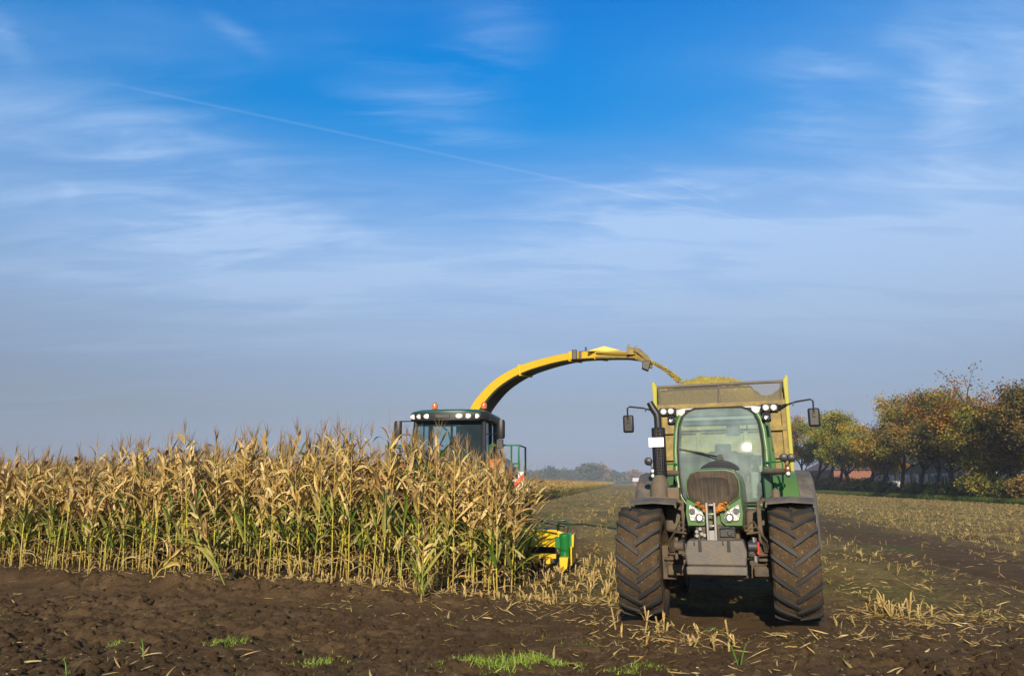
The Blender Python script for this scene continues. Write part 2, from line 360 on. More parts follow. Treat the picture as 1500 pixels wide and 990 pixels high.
def height(x, y):
    x = np.asarray(x, float); y = np.asarray(y, float)
    s, q = edge(x, y); lm = ss(-1.0, 4.0, s); u, v = tframe(x, y)
    w1 = .35 * pn(x * .5, y * .5); qq = q + w1 * .6
    h = lm * (.16 + .05 * pn(s * 1.3, q * .2)) * ss(.95 + .25 * pn(s * 3.1, q * .3 + 4), .15, qq)
    h = h - (.035 + .045 * lm) * np.exp(-((qq - 1.45) / .42) ** 2) + .075 * np.exp(-((qq - 2.25) / .3) ** 2) * (.35 + .65 * lm) - .05 * np.exp(-((qq - 3.3) / .3) ** 2) * lm
    near = ss(14, 11, y)
    fg = ss(1.75, 2.3, qq) * near
    bank = lm * np.exp(-((qq - .55) / .33) ** 2)
    A = .020 + .072 * fg * (.6 + .4 * lm) * (.55 + .9 * ss(-.3, .4, pn(x * .45 + 7, y * .8))) + .11 * bank
    A = A * (1 + .5 * pn(x * .9 + 3, y * .9))
    far = ss(60, 25, y)
    wx = x + .12 * pn(x * 2.1, y * 2.1 + 5); wy = y + .12 * pn(x * 2.1 + 9, y * 2.1)
    c = np.abs(pn(wx * 2.6, wy * 2.6)) * 1.2 + np.abs(pn(wx * 6.1 + 3, wy * 6.1)) * .55 + np.abs(pn(wx * 13, wy * 13 + 7)) * .38 + np.abs(pn(wx * 26, wy * 26)) * .24
    h = h + A * (c - .42) * far + .05 * pn(x * .35, y * .35) * near * fg + .03 * pn(x * .22 + 4, y * .22) * far
    # ruts pressed by wheels in the stubble on the right
    ru = bare(x, y)
    off = x - (9.6 + (y - 14.5) * .19)
    h = h - .06 * (np.exp(-((off - .9) / .22) ** 2) + np.exp(-((off + .9) / .22) ** 2)) * ss(11, 13, y) * ss(60, 40, y)
    # tractor stands on trodden ground
    foot = np.exp(-((np.abs(u) - .9) / .35) ** 4) * ss(-1.6, -.7, v) * ss(12, 9, v)
    h = h * (1 - .9 * foot) + (.062 + .015 * u) * foot
    return h

# one sheet, fine where the camera is close
def axis(lo, hi, step, far, grow=1.035):
    a = list(np.arange(lo, hi, step)); s = step; p = a[-1]
    while p < far: s *= grow; p += s; a.append(p)
    s = step; p = lo; b = []
    while p > -far: s *= grow; p -= s; b.append(p)
    return np.array(b[::-1] + a)
gx = axis(-7.5, 8.0, .026, 3200, 1.05); gy = axis(6.4, 12.6, .022, 3200, 1.03)
gy = np.concatenate([np.array([-3200, -800, -200, -60, -20, -6, 0, 3, 5]), gy[gy >= 5.6]])
XX, YY = np.meshgrid(gx, gy); ZZ = height(XX, YY)
V = np.stack([XX.ravel(), YY.ravel(), ZZ.ravel()], 1); nx = len(gx); ny = len(gy)
ii = (np.arange(ny - 1)[:, None] * nx + np.arange(nx - 1)[None, :]).ravel()
Fq = np.stack([ii, ii + 1, ii + nx + 1, ii + nx], 1)
def zones(x, y):
    s, q = edge(x, y); u, v = hframe(x, y)
    field = ss(1.2, -.6, q + .5 * pn(x * .8, y * .8)) * ss(-1.5, 2.5, x - (y - 12) * .05 + .0)
    field = np.maximum(field, ss(20, 26, y))
    row = .5 + .5 * np.cos(u / .75 * 2 * pi)
    straw = field * (.50 + .10 * row * ss(60, 30, y) + .40 * pn(x * .5, y * .3) + .22 * ss(18, 60, y) + .2 * pn(x * 2.2, y * 2.2))
    straw = straw * (1 - .70 * bare(x, y))
    green = field * ss(-.05, .55, pn(x * .35 + 20, y * .18)) * .65 + .34 * np.exp(-((x - (6.4 + .1 * (y - 12))) / 1.3) ** 2) * field * ss(40, 20, y)
    verge = ss(-4.5, -2.8, x - TREE(y) + .5 * pn(x * .3, y * .3))
    verge = np.maximum(verge, ss(175, 185, y) * ss(.30, .33, x / np.maximum(y, 1)))
    return np.clip(straw * (1 - verge), 0, 1), np.clip(green, 0, 1), np.clip(verge, 0, 1)
za, zb, zc = zones(XX.ravel(), YY.ravel())
gm = bpy.data.materials.new('field_soil'); gm.use_nodes = True; t = gm.node_tree; n = t.nodes; l = t.links; b = n['Principled BSDF']
at = n.new('ShaderNodeAttribute'); at.attribute_name = 'Col'; sp = n.new('ShaderNodeSeparateColor'); l.new(at.outputs[0], sp.inputs[0])
tcd = n.new('ShaderNodeTexCoord')
def gn(scale, det=8, ro=.65, st=None):
    k = n.new('ShaderNodeTexNoise'); k.inputs['Scale'].default_value = scale; k.inputs['Detail'].default_value = det; k.inputs['Roughness'].default_value = ro
    if st:
        mp = n.new('ShaderNodeMapping'); mp.inputs['Rotation'].default_value = (0, 0, HA); mp.inputs['Scale'].default_value = st; l.new(tcd.outputs['Object'], mp.inputs[0]); l.new(mp.outputs[0], k.inputs[0])
    else: l.new(tcd.outputs['Object'], k.inputs[0])
    return k.outputs[0]
def gmix(f, a, c):
    k = n.new('ShaderNodeMix'); k.data_type = 'RGBA'; l.new(f, k.inputs[0])
    for i, q in ((6, a), (7, c)):
        if isinstance(q, tuple): k.inputs[i].default_value = (*q, 1)
        else: l.new(q, k.inputs[i])
    return k.outputs[2]
def gmr(x, a, c, d=0., e=1.):
    k = n.new('ShaderNodeMapRange'); l.new(x, k.inputs[0])
    for i, q in zip((1, 2, 3, 4), (a, c, d, e)): k.inputs[i].default_value = q
    return k.outputs[0]
def gmath(op, a, c):
    k = n.new('ShaderNodeMath'); k.operation = op
    for i, q in enumerate((a, c)):
        if isinstance(q, (int, float)): k.inputs[i].default_value = q
        else: l.new(q, k.inputs[i])
    return k.outputs[0]
soil = gmix(gmr(gn(1.3), .35, .7), (.074, .043, .019), (.128, .080, .038))
soil = gmix(gmr(gn(22, 6), .45, .75, 0, .6), soil, (.155, .105, .060))
fl = gn(14, 7, .75, (1, .45, 1))
sf = gmath('GREATER_THAN', gmath('ADD', gmath('MULTIPLY', sp.outputs[0], .62), fl), .78)
sf2 = gmr(gmath('ADD', gmath('MULTIPLY', sp.outputs[0], .55), fl), .66, .92)
soil = gmix(sf2, soil, gmix(gmr(gn(40, 4), .35, .7), (.17, .125, .04), (.31, .23, .085)))
gf = gmr(gmath('ADD', gmath('MULTIPLY', sp.outputs[1], .5), gn(5, 7, .7)), .62, .95, 0, .8)
soil = gmix(gf, soil, gmix(gmr(gn(30, 4), .35, .7), (.075, .085, .018), (.14, .15, .035)))
soil = gmix(sp.outputs[2], soil, gmix(gmr(gn(3), .35, .7), (.05, .085, .015), (.10, .14, .03)))
l.new(soil, b.inputs['Base Color']); b.inputs['Roughness'].default_value = .95; b.inputs['Specular IOR Level'].default_value = .15
bp = n.new('ShaderNodeBump'); bp.inputs['Strength'].default_value = 1; bp.inputs['Distance'].default_value = .03
l.new(gmath('ADD', gn(30, 9, .75), gmath('MULTIPLY', gn(110, 5, .7), .5)), bp.inputs['Height']); l.new(bp.outputs[0], b.inputs['Normal'])
ground = np_mesh('ground', V, Fq, gm, np.stack([za, zb, zc], 1), smooth=True)
tag(ground, 'dark muddy soil and harvested stubble field reaching the horizon', 'ground', kind='structure')

# ------------------------------------------------------------------ scattering for what nobody could count
def scatter(name, pts, rot, scl, idx, variants, label, cat, kind='stuff'):
    src = bpy.data.collections.new(name + '_variants')          # not linked to the scene
    for i, o in enumerate(variants): o.name = '%s_variant_%02d' % (name, i); src.objects.link(o)
    me = bpy.data.meshes.new(name); k = len(pts); me.vertices.add(k); me.vertices.foreach_set('co', np.asarray(pts, np.float32).ravel())
    a = me.attributes.new('rot', 'FLOAT_VECTOR', 'POINT'); a.data.foreach_set('vector', np.asarray(rot, np.float32).ravel())
    a = me.attributes.new('scl', 'FLOAT_VECTOR', 'POINT'); a.data.foreach_set('vector', np.asarray(scl, np.float32).ravel())
    a = me.attributes.new('idx', 'INT', 'POINT'); a.data.foreach_set('value', np.asarray(idx, np.int32))
    o = bpy.data.objects.new(name, me); col.objects.link(o)
    g = bpy.data.node_groups.new(name, 'GeometryNodeTree')
    g.interface.new_socket('Geometry', in_out='INPUT', socket_type='NodeSocketGeometry'); g.interface.new_socket('Geometry', in_out='OUTPUT', socket_type='NodeSocketGeometry')
    q = g.nodes; gi = q.new('NodeGroupInput'); go = q.new('NodeGroupOutput'); ip = q.new('GeometryNodeInstanceOnPoints')
    ci = q.new('GeometryNodeCollectionInfo'); ci.inputs[0].default_value = src; ci.inputs['Separate Children'].default_value = True; ci.inputs['Reset Children'].default_value = True
    def na(nm, ty):
        x = q.new('GeometryNodeInputNamedAttribute'); x.data_type = ty; x.inputs[0].default_value = nm
        return [s for s in x.outputs if s.enabled][0]
    er = q.new('FunctionNodeEulerToRotation'); g.links.new(na('rot', 'FLOAT_VECTOR'), er.inputs[0])
    g.links.new(gi.outputs[0], ip.inputs['Points']); g.links.new(ci.outputs[0], ip.inputs['Instance']); ip.inputs['Pick Instance'].default_value = True
    g.links.new(na('idx', 'INT'), ip.inputs['Instance Index']); g.links.new(er.outputs[0], ip.inputs['Rotation']); g.links.new(na('scl', 'FLOAT_VECTOR'), ip.inputs['Scale'])
    g.links.new(ip.outputs[0], go.inputs[0])
    md = o.modifiers.new('scatter', 'NODES'); md.node_group = g
    return tag(o, label, cat, kind=kind)
def visible(x, y, m=1.1):
    d = np.maximum(y * .983, .1); return (np.abs(x / d) < .652 * m) & (y > 0)

# ------------------------------------------------------------------ maize
DRY = [(.62, .44, .17), (.56, .38, .13), (.68, .51, .23), (.41, .26, .085), (.61, .45, .14), (.28, .17, .055)]
GRN = [(.12, .20, .025), (.18, .25, .03), (.08, .145, .022), (.28, .30, .04)]
M['leaf'] = attr_mat('maize_leaf', .62, .22, .22, 26, .35)
M['stalk'] = attr_mat('maize_stalk', .5, 0, .2, 40, .4, (1, 1, .3))
def jit(c, r, a=.15):
    k = 1 + r.uniform(-a, a); return (c[0] * k, c[1] * k * (1 + r.uniform(-.05, .05)), c[2] * k, 1)
def ribbon(mb, base, az, th0, length, wid, droop, r, colr, twist=0., seg=8, curl=.3, tipcol=None):
    p = Vector(base); th = th0; V = []; n0 = len(mb.v); ds = length / seg; a = az; ph = r.uniform(0, 6)
    for i in range(seg + 1):
        f = i / seg
        d = Vector((math.sin(th) * math.cos(a), math.sin(th) * math.sin(a), math.cos(th)))
        side = Vector((-math.sin(a), math.cos(a), 0)); up = side.cross(d)
        tw = twist * f ** 1.3 + .25 * math.sin(ph + 5 * f)
        s2 = side * math.cos(tw) + up * math.sin(tw); u2 = up * math.cos(tw) - side * math.sin(tw)
        ww = wid * (min(1, .45 + 2.4 * f) * (1 - f ** 2.2) + .03)
        V += [p - s2 * ww + u2 * ww * curl, p, p + s2 * ww + u2 * ww * curl]
        c = colr if tipcol is None else tuple(colr[k] * (1 - f) + tipcol[k] * f for k in range(4))
        mb.c += [c, tuple(x * .88 for x in c[:3]) + (1,), c]
        p = p + d * ds; th = min(th + droop * ds / length * (.35 + 1.5 * f), pi * .985); a += r.uniform(-.18, .18)
    Fs = []
    for i in range(seg):
        o = 3 * i; Fs += [(o, o + 1, o + 4, o + 3), (o + 1, o + 2, o + 5, o + 4)]
    mb.add(V, Fs)
def maize_parts(seed, greens=.2, H=2.15, lod=0):
    r = random.Random(seed); H *= r.uniform(.86, 1.08)
    st, lf, ea, ta = MB(), MB(), MB(), MB()
    for q in (st, lf, ea, ta): q.c = []
    k = 9; n = 6 if not lod else 4; lean = (r.uniform(-.05, .05), r.uniform(-.05, .05)); pts = []; rs = []
    for i in range(k + 1):
        f = i / k; pts.append((lean[0] * f * f * H + .006 * r.uniform(-1, 1), lean[1] * f * f * H + .006 * r.uniform(-1, 1), H * f)); rs.append(.0104 * (1 - .58 * f) * (1.12 if i % 2 else .96))
    st.tube(pts, rs, n)
    yg = r.uniform(0, 1)
    for i in range(k + 1):
        f = i / k; low = (.42 + .12 * yg, .43 + .0 * yg, .035 + .02 * (1 - yg)); top = (.48, .33, .08); bot = (.36, .25, .07)
        g_ = max(0, 1 - abs(f - .33) / .33); c = [low[j] * g_ + (top if f > .33 else bot)[j] * (1 - g_) for j in range(3)]
        if r.random() < greens and .1 < f < .6: c = [.26, .29, .05]
        st.c += [(*c, 1)] * n
    nl = r.randint(16, 20); pl = r.uniform(0, 2 * pi)
    def at(z):
        f = z / H; return (lean[0] * f * f * H, lean[1] * f * f * H, z)
    for i in range(nl):
        f = i / (nl - 1); z = H * (.09 + .86 * f); az = pl + (i % 2) * pi + r.uniform(-.7, .7)
        L_ = (.55 + .42 * math.sin(pi * min(1, f * .85 + .18))) * r.uniform(.7, 1.05)
        pg = greens * (2.0 if .12 < f < .55 else .15)
        if r.random() < pg:
            ribbon(lf, at(z), az, r.uniform(.35, .75), L_ * .9, r.uniform(.026, .036), r.uniform(.5, 1.6), r, jit(r.choice(GRN), r, .25), r.uniform(-.4, .4), 7, .35, jit(r.choice(DRY[:3]), r) if r.random() < .45 else None)
        elif f < .4:     # withered low leaves hang against the stalk
            if r.random() < .30: continue
            ribbon(lf, at(z), az, r.uniform(.5, 1.3), L_ * .8, r.uniform(.011, .024), r.uniform(1.9, 3.6), r, jit(tuple(q * .68 for q in r.choice(DRY[2:])), r, .25), r.uniform(-2.5, 2.5), 7, .8)  # leaf colour darkened to stand for shade low inside the crop
        else:
            kind = r.random()
            dr = r.uniform(1.4, 3.2) if kind < .52 else r.uniform(.1, 1.2)
            ribbon(lf, at(z), az, r.uniform(.25, .75), L_ * r.uniform(.55, 1) * (1 - .25 * f), r.uniform(.018, .043), dr, r, jit(r.choice(DRY), r, .22), r.uniform(-2.6, 2.6) if r.random() < .65 else r.uniform(-.5, .5), 8, r.uniform(.2, .9))
    for i in range(r.randint(0, 2)):      # torn litter round the foot
        ribbon(lf, (r.gauss(0, .04), r.gauss(0, .04), r.uniform(.01, .06)), r.uniform(0, 6.28), r.uniform(.2, 1.5), r.uniform(.12, .34), r.uniform(.007, .016), r.uniform(.3, 2.4), r, jit(tuple(q * .8 for q in r.choice(DRY)), r, .25), r.uniform(-2, 2), 5, .7)
    # ear in its husk
    for e in range(1):
        z = H * r.uniform(.38, .52); az = r.uniform(0, 2 * pi); tilt = r.uniform(.15, .5) if r.random() < .6 else r.uniform(1.8, 2.7)
        d = Vector((math.sin(tilt) * math.cos(az), math.sin(tilt) * math.sin(az), math.cos(tilt))); p = Vector(at(z)) + Vector((math.cos(az), math.sin(az), 0)) * .02
        Ln = r.uniform(.2, .27); prof = [(.0, .008), (.12, .02), (.35, .027), (.65, .023), (.88, .012), (1, .003)]
        ea.tube([p + d * (a * Ln) for a, _ in prof], [b_ for _, b_ in prof], 7)
        c = jit((.52, .42, .14) if r.random() < .6 else (.42, .42, .08), r); ea.c += [c] * (7 * len(prof))
        for q in range(3): ribbon(ea, p + d * Ln * r.uniform(0, .6), az + r.uniform(-2, 2), tilt + r.uniform(-.2, .35), Ln * .75, .02, .5, r, jit((.55, .43, .19), r), 0, 4, .6)
    # tassel
    tp = Vector(at(H)); 
    for q in range(r.randint(5, 9)):
        tl = r.uniform(.18, .36) if q else .42; az = r.uniform(0, 2 * pi); t0 = r.uniform(.12, .5) if q else .03
        ribbon(ta, tp + Vector((0, 0, .0 if not q else r.uniform(0, .1))), az, t0, tl, .0056, r.uniform(.1, .9) if q else .2, r, jit((.34, .22, .09), r, .25), r.uniform(-1, 1), 4, .9)
    return st, lf, ea, ta
def joined(parts, name, mats):
    V = []; Fq = []; C = []; mi = []
    for j, p in enumerate(parts):
        n0 = len(V); V += p.v; Fq += [tuple(i + n0 for i in f) for f in p.f]; C += p.c; mi += [j] * len(p.f)
    me = bpy.data.meshes.new(name); me.from_pydata(V, [], Fq)
    for m in mats: me.materials.append(m)
    me.polygons.foreach_set('material_index', mi); me.polygons.foreach_set('use_smooth', [True] * len(Fq))
    a = me.color_attributes.new('Col', 'FLOAT_COLOR', 'POINT'); a.data.foreach_set('color', np.array(C, np.float32).ravel())
    return bpy.data.objects.new(name, me)
maize_mats = [M['stalk'], M['leaf'], M['leaf'], M['leaf']]
names4 = ['stalk', 'leaves', 'ear', 'tassel']
sets = [maize_parts(100 + i, (.32, .22, .38, .15, .26, .10, .3, .18, .24, .34)[i % 10]) for i in range(18)]
protos = []
LAB = 'dry maize plant standing among the front rows of the uncut crop'
for i, ps in enumerate(sets):
    t_ = thing('maize_plant', LAB, 'maize plant', (0, 0, 0), 0, 'maize plants along the cut edge')
    ch = [p.build(nm, m, t_) for p, nm, m in zip(ps, names4, maize_mats)]
    kids[t_.name] = ch; protos.append(t_)
rng = np.random.RandomState(3)
def hfac(x, y):      # the crop is lower at its trampled right corner and towards the left
    u, v = hframe(x, y); s, q = edge(x, y)
    return (.985 - .15 * ss(1.2, 2.5, u) * ss(20, 16, y) - .12 * ss(6.0, 10.5, s))
# rows run along the edge of the standing crop
cand = []
for rI in range(0, 12):
    qd = -.05 - rI * .37
    s_ = -.1
    while s_ < 12.5:
        s_ += rng.uniform(.09, .24) if rI else rng.uniform(.18, .38)
        jq = rng.uniform(-.16, .16); x = E0[0] + ED[0] * s_ - EN[0] * (qd + jq); y = E0[1] + ED[1] * s_ - EN[1] * (qd + jq)
        u, v = hframe(x, y)
        if u > 2.42 + .12 * rng.rand() or (v > -3.75 and u > -3.2) or not visible(np.array(x), np.array(y), 1.06): continue
        cand.append((rI, x, y))
cand = [c for c in cand]
one = cand[:297]; rest = cand[297:]
for i, (rI, x, y) in enumerate(one):
    k = i if i < 18 else int(rng.randint(18))
    t_ = protos[i] if i < 18 else copy_tree(protos[k])
    z = float(height(x, y)); s_, _q = edge(x, y)
    t_.location = (x, y, z - .02); t_.rotation_euler = (rng.normal(0, .06), rng.normal(0, .06), rng.uniform(0, 6.28)); f = rng.uniform(.84, 1.08) * hfac(x, y); t_.scale = (1, 1, f)
def special(seed, greens, loc, rot, H, label, sc_=1):
    ps = maize_parts(seed, greens, H)
    t_ = thing('maize_plant', label, 'maize plant', loc, 0, 'maize plants along the cut edge'); t_.rotation_euler = rot; t_.scale = (sc_,) * 3
    for p, nm, m in zip(ps, names4, maize_mats): p.build(nm, m, t_)
    return t_
def onland(x, y, dz=-.02): return (x, y, float(height(x, y)) + dz)
special(501, .9, onland(-4.55, 12.98), (.05, -.42, .4), 1.25, 'green maize stalk leaning steeply to the left out of the front row')
special(502, 1., onland(-1.32, 11.95), (0, .05, 1.4), .95, 'short bright green maize plant standing in front of the dry ones')
special(503, .0, onland(-6.0, 13.5), (.2, .65, 1), .75, 'broken dry maize stalk bent over at the muddy edge')
# the rest of the standing crop
pts = [(x, y) for _, x, y in rest]
left = []
for _ in range(85000):
    u = rng.uniform(-75, -3.0); v = rng.uniform(-7, 65)
    left.append((u, v))
left = np.array(left); ca, sa = math.cos(HA), math.sin(HA)
def unh(u, v): return HX + u * ca + v * sa, HY - u * sa + v * ca
x, y = unh(left[:, 0], left[:, 1]); s_, q_ = edge(x, y)
ok = (q_ < -4.2) & visible(x, y, 1.05)
d_ = np.hypot(x, y); keep = rng.rand(len(x)) < np.clip(34 / d_, .25, 1.)
ok &= keep
x0, y0 = x[ok], y[ok]
# block right in front of the header
bx = rng.uniform(-3.3, 2.45, 900); bv = rng.uniform(-8, -3.7, 900); xb, yb = unh(bx, bv); s2, q2 = edge(xb, yb); okb = q2 < -4.2
# crop left standing beside the lane, far back
fv = 20 + 380 * rng.rand(9000) ** 1.6; fu = -3.0 - 14 * rng.rand(9000) ** 1.5; xf, yf = unh(fu, fv)
allx = np.concatenate([np.array([p[0] for p in pts]), x0, xb[okb], xf]); ally = np.concatenate([np.array([p[1] for p in pts]), y0, yb[okb], yf])
k = len(allx); az = rng.uniform(0, 6.28, k); hs = rng.uniform(.84, 1.07, k); hs = np.where(ally > 45, hs * .86, hs) * hfac(allx, ally)
variants = [joined(maize_parts(300 + i, (.3, .15, .25, .1, .3, .2)[i], 2.15, 1), 'maize', maize_mats) for i in range(6)]
scatter('maize_field', np.stack([allx, ally, height(allx, ally) - .02], 1), np.stack([rng.normal(0, .05, k), rng.normal(0, .05, k), az], 1), np.stack([np.ones(k), np.ones(k), hs], 1), rng.randint(0, 6, k), variants,
        'dry standing maize crop filling the field behind the front rows', 'maize crop')
# ------------------------------------------------------------------ stubble, straw, clods, grass
M['stub'] = attr_mat('cut_maize_stalk', .7, 0, .25, 60, .3)
M['straw'] = attr_mat('maize_straw', .75, .12, .25, 40, .25)
M['grass'] = attr_mat('grass_blade', .5, .3, .15, 20, .4)
def stub_mb(seed, hi, rich=True, thin=1.):
    r = random.Random(seed); mb = MB(); mb.c = []
    h = r.uniform(*hi); lean = (r.uniform(-.05, .05), r.uniform(-.05, .05)); n = 7 if rich else 5
    rad = r.uniform(.010, .0145) * thin; V0 = len(mb.v); pts = [(lean[0] * f, lean[1] * f, h * f) for f in (0, .35, .7, 1)]
    mb.tube(pts, [rad * 1.1, rad, rad * 1.05, rad], n, 0, True)
    # cut slantwise
    a = r.uniform(0, 6.28); sl_ = r.uniform(.2, .8)
    for j in range(n):
        x_, y_, z_ = mb.v[V0 + 3 * n + j]; mb.v[V0 + 3 * n + j] = (x_, y_, z_ + sl_ * ((x_ - lean[0]) * math.cos(a) + (y_ - lean[1]) * math.sin(a)) * 1.5)
    lo = r.choice([(.27, .19, .06), (.31, .22, .07), (.22, .15, .05), (.24, .22, .04)]); hi_ = (.42, .31, .12)
    if thin < 1: lo = tuple(c * .8 for c in lo); hi_ = r.choice([(.32, .25, .08), (.27, .25, .055), (.36, .27, .10)])
    for f in range(4): mb.c += [jit(tuple(lo[k] + (hi_[k] - lo[k]) * f / 3 for k in range(3)), r, .08)] * n
    if rich:
        for q in range(r.randint(1, 4)):
            k_ = .62 if thin < 1 else .85; c_ = r.choice(DRY); ribbon(mb, (0, 0, h * r.uniform(.1, .6)), r.uniform(0, 6.28), r.uniform(.2, 1.2), r.uniform(.08, .24), r.uniform(.006, .016), r.uniform(1, 3), r, jit((c_[0] * k_, c_[1] * k_, c_[2] * k_), r, .2), r.uniform(-2, 2), 5, .6)
    return mb
def straw_mb(seed, leaf):
    r = random.Random(seed); mb = MB(); mb.c = []
    if leaf:
        ribbon(mb, (0, 0, .012), 0, r.uniform(1.15, 1.5), r.uniform(.16, .42), r.uniform(.009, .022), r.uniform(.1, .5), r, jit(tuple(q * .72 for q in r.choice(DRY)), r, .3), r.uniform(-1.5, 1.5), 7, .6)
    else:
        Ln = r.uniform(.10, .3); k = r.uniform(-.15, .15); c = jit(r.choice([(.36, .25, .09), (.27, .18, .06), (.43, .31, .13)]), r, .2)
        mb.tube([(Ln * f, k * Ln * f * f, .012 + .03 * f * r.random()) for f in (0, .33, .66, 1)], r.uniform(.006, .012), 5); mb.c += [c] * 20
    return mb
def loose(mb, name, m):
    o = mb.build(name, m); col.objects.unlink(o); return o
stub_var = [loose(stub_mb(40 + i, (.08, .24), True, .62), 'stub', M['stub']) for i in range(10)]
# stubs that show largest stand singly
spots = []
for _ in range(430):      # fringe along the front of the crop
    s_ = rng.uniform(-.8, 10.8); q = abs(rng.normal(.12, .16)) - .05; spots.append((E0[0] + ED[0] * s_ - EN[0] * q, E0[1] + ED[1] * s_ - EN[1] * q, 2 if s_ < 4.5 else 1, .62))
for u0 in np.arange(2.62, 4.4, .25):    # rows just cut beside the tractor
    for v_ in np.arange(-7.2, -1.0, .15):
        x, y = unh(u0 + rng.normal(0, .05), v_ + rng.normal(0, .06)); tu, tv = tframe(x, y)
        if tu < -1.3 and edge(x, y)[1] < .3: spots.append((x, y, 2, 1))
for _ in range(30):       # left between and before the front wheels
    u_ = rng.uniform(-1.35, .2); v_ = rng.uniform(-1.5, -.6); spots.append((TX + u_ * math.cos(TA) + v_ * math.sin(TA), TY - u_ * math.sin(TA) + v_ * math.cos(TA), 3, .9))
for _ in range(30): spots.append((5.05 + rng.normal(0, .16), 10.75 + rng.normal(0, .12), 4, 1.15))
for _ in range(90):
    x = rng.uniform(4.4, 9.5); y = rng.uniform(9.4, 16)
    if rng.rand() > bare(x, y): spots.append((x, y, .35, .8))
pr = np.array([s_[2] * rng.rand() ** .6 for s_ in spots]); order = np.argsort(-pr)[:300]
stub_proto = []
for i in range(12):
    o = stub_mb(10 + i, (.10, .27)).build('maize_stub', M['stub']); tag(o, 'short cut maize stalk left standing in the soil after harvest', 'stub', 'cut stubs nearest the camera'); stub_proto.append(o)
for j, i in enumerate(order):
    x, y, _, f = spots[i]
    if j < 12: o = stub_proto[j]
    else: o = stub_proto[rng.randint(12)].copy(); col.objects.link(o)
    o.location = (x, y, float(height(x, y)) - .012); o.rotation_euler = (rng.normal(0, .16), rng.normal(0, .16), rng.uniform(0, 6.28)); f *= rng.uniform(.6, 1.15); o.scale = (.85, .85, f)
# the rest of the stubble, in rows
P_ = []
for u0 in np.concatenate([np.arange(2.6, 52, .72)]):
    vmax = 150; v_ = -9.
    vs_ = []
    while v_ < vmax:
        d = max(8, v_ + 19); v_ += rng.uniform(.10, .22) * (1 if d < 30 else (1 + (d - 30) / 45)); vs_.append(v_)
    vs_ = np.array(vs_); P_.append(np.stack([np.full(len(vs_), u0) + rng.normal(0, .13, len(vs_)) + .12 * pn(vs_ * .2, vs_ * 0 + u0 * 3), vs_], 1))
for u0 in np.arange(-3.0, 2.6, .72):
    vs_ = np.arange(3, 150, .34); vs_ = vs_ + rng.normal(0, .2, len(vs_)); P_.append(np.stack([np.full(len(vs_), u0) + rng.normal(0, .13, len(vs_)) + .12 * pn(vs_ * .2, vs_ * 0 + u0), vs_], 1))
P_ = np.concatenate(P_); x, y = unh(P_[:, 0], P_[:, 1]); _, q_ = edge(x, y); tu, tv = tframe(x, y)
dens = .12 + .62 * np.clip(pn(x * .45, y * .25) + .28, 0, 1)
lane = (P_[:, 0] < 3.2) & (P_[:, 1] > 1); dens = np.where(lane, dens * .55, dens)
dens = np.where(x > 12 + (y - 20) * .22, dens + .35, dens) * (1 - .93 * bare(x, y)) * ss(9.2, 11.5, y)
ok = visible(x, y) & (q_ < 1.0) & (rng.rand(len(x)) < dens) & ~((np.abs(tu) < 1.5) & (tv > -1.2) & (tv < 14)) & (x < TREE(y) - 4.5)
x, y = x[ok], y[ok]; k = len(x)
sc_ = np.where(y > 30, 1.25, 1.0)
scatter('stubble', np.stack([x, y, height(x, y) - .015], 1), np.stack([rng.normal(0, .2, k), rng.normal(0, .2, k), rng.uniform(0, 6.28, k)], 1),
        np.stack([sc_, sc_, rng.uniform(.45, 1.05, k)], 1), rng.randint(0, 10, k), stub_var, 'rows of cut maize stubble across the harvested field', 'stubble')
# straw and torn leaves
sv = [loose(straw_mb(70 + i, i % 3 != 0), 'straw', M['straw']) for i in range(14)]
n_ = 150000; yy = 6.6 + 45 * rng.rand(n_) ** 1.7; xx = yy * rng.uniform(-.66, .68, n_)
s_, q_ = edge(xx, yy); uu, vv = hframe(xx, yy); tu, tv = tframe(xx, yy)
d_ = .028 + .06 * ss(7, 9.5, yy) * ss(-3, 1, xx)                                     # thin over the open mud
d_ += .75 * np.exp(-((q_ - .15) / .4) ** 2) * ss(11, 3, s_) + .12 * np.exp(-((q_ - .1) / .3) ** 2)
d_ += .30 * ss(2.0, .6, q_) * ss(-.2, .5, xx) * np.where(xx > 4, .55, 1)                                          # harvested side
d_ += .55 * np.exp(-((tv + 1.1) / .5) ** 2) * (np.abs(tu) < 1.7)
d_ += .22 * np.exp(-((q_ - .9) / .8) ** 2) * ss(5, 2, s_)
d_ = d_ * (.35 + 1.3 * np.clip(pn(xx * .9, yy * .9) + .35, 0, 1)) * (1 - .8 * bare(xx, yy))
d_ *= np.where((q_ < -.6) & (uu < 2.5) & (vv < 2), .3, 1)
ok = (rng.rand(n_) < d_ * .85) & ~((np.abs(tu) < 1.25) & (tv > -.5) & (tv < 5))
xx, yy = xx[ok], yy[ok]; k = len(xx)
scatter('straw_litter', np.stack([xx, yy, height(xx, yy)], 1), np.stack([rng.normal(0, .12, k), rng.normal(0, .18, k), rng.uniform(0, 6.28, k)], 1),
        np.repeat((.16 + .66 * rng.rand(k) ** 3.2)[:, None], 3, 1), rng.randint(0, 14, k), sv, 'torn maize leaves and straw strewn over the soil', 'straw')
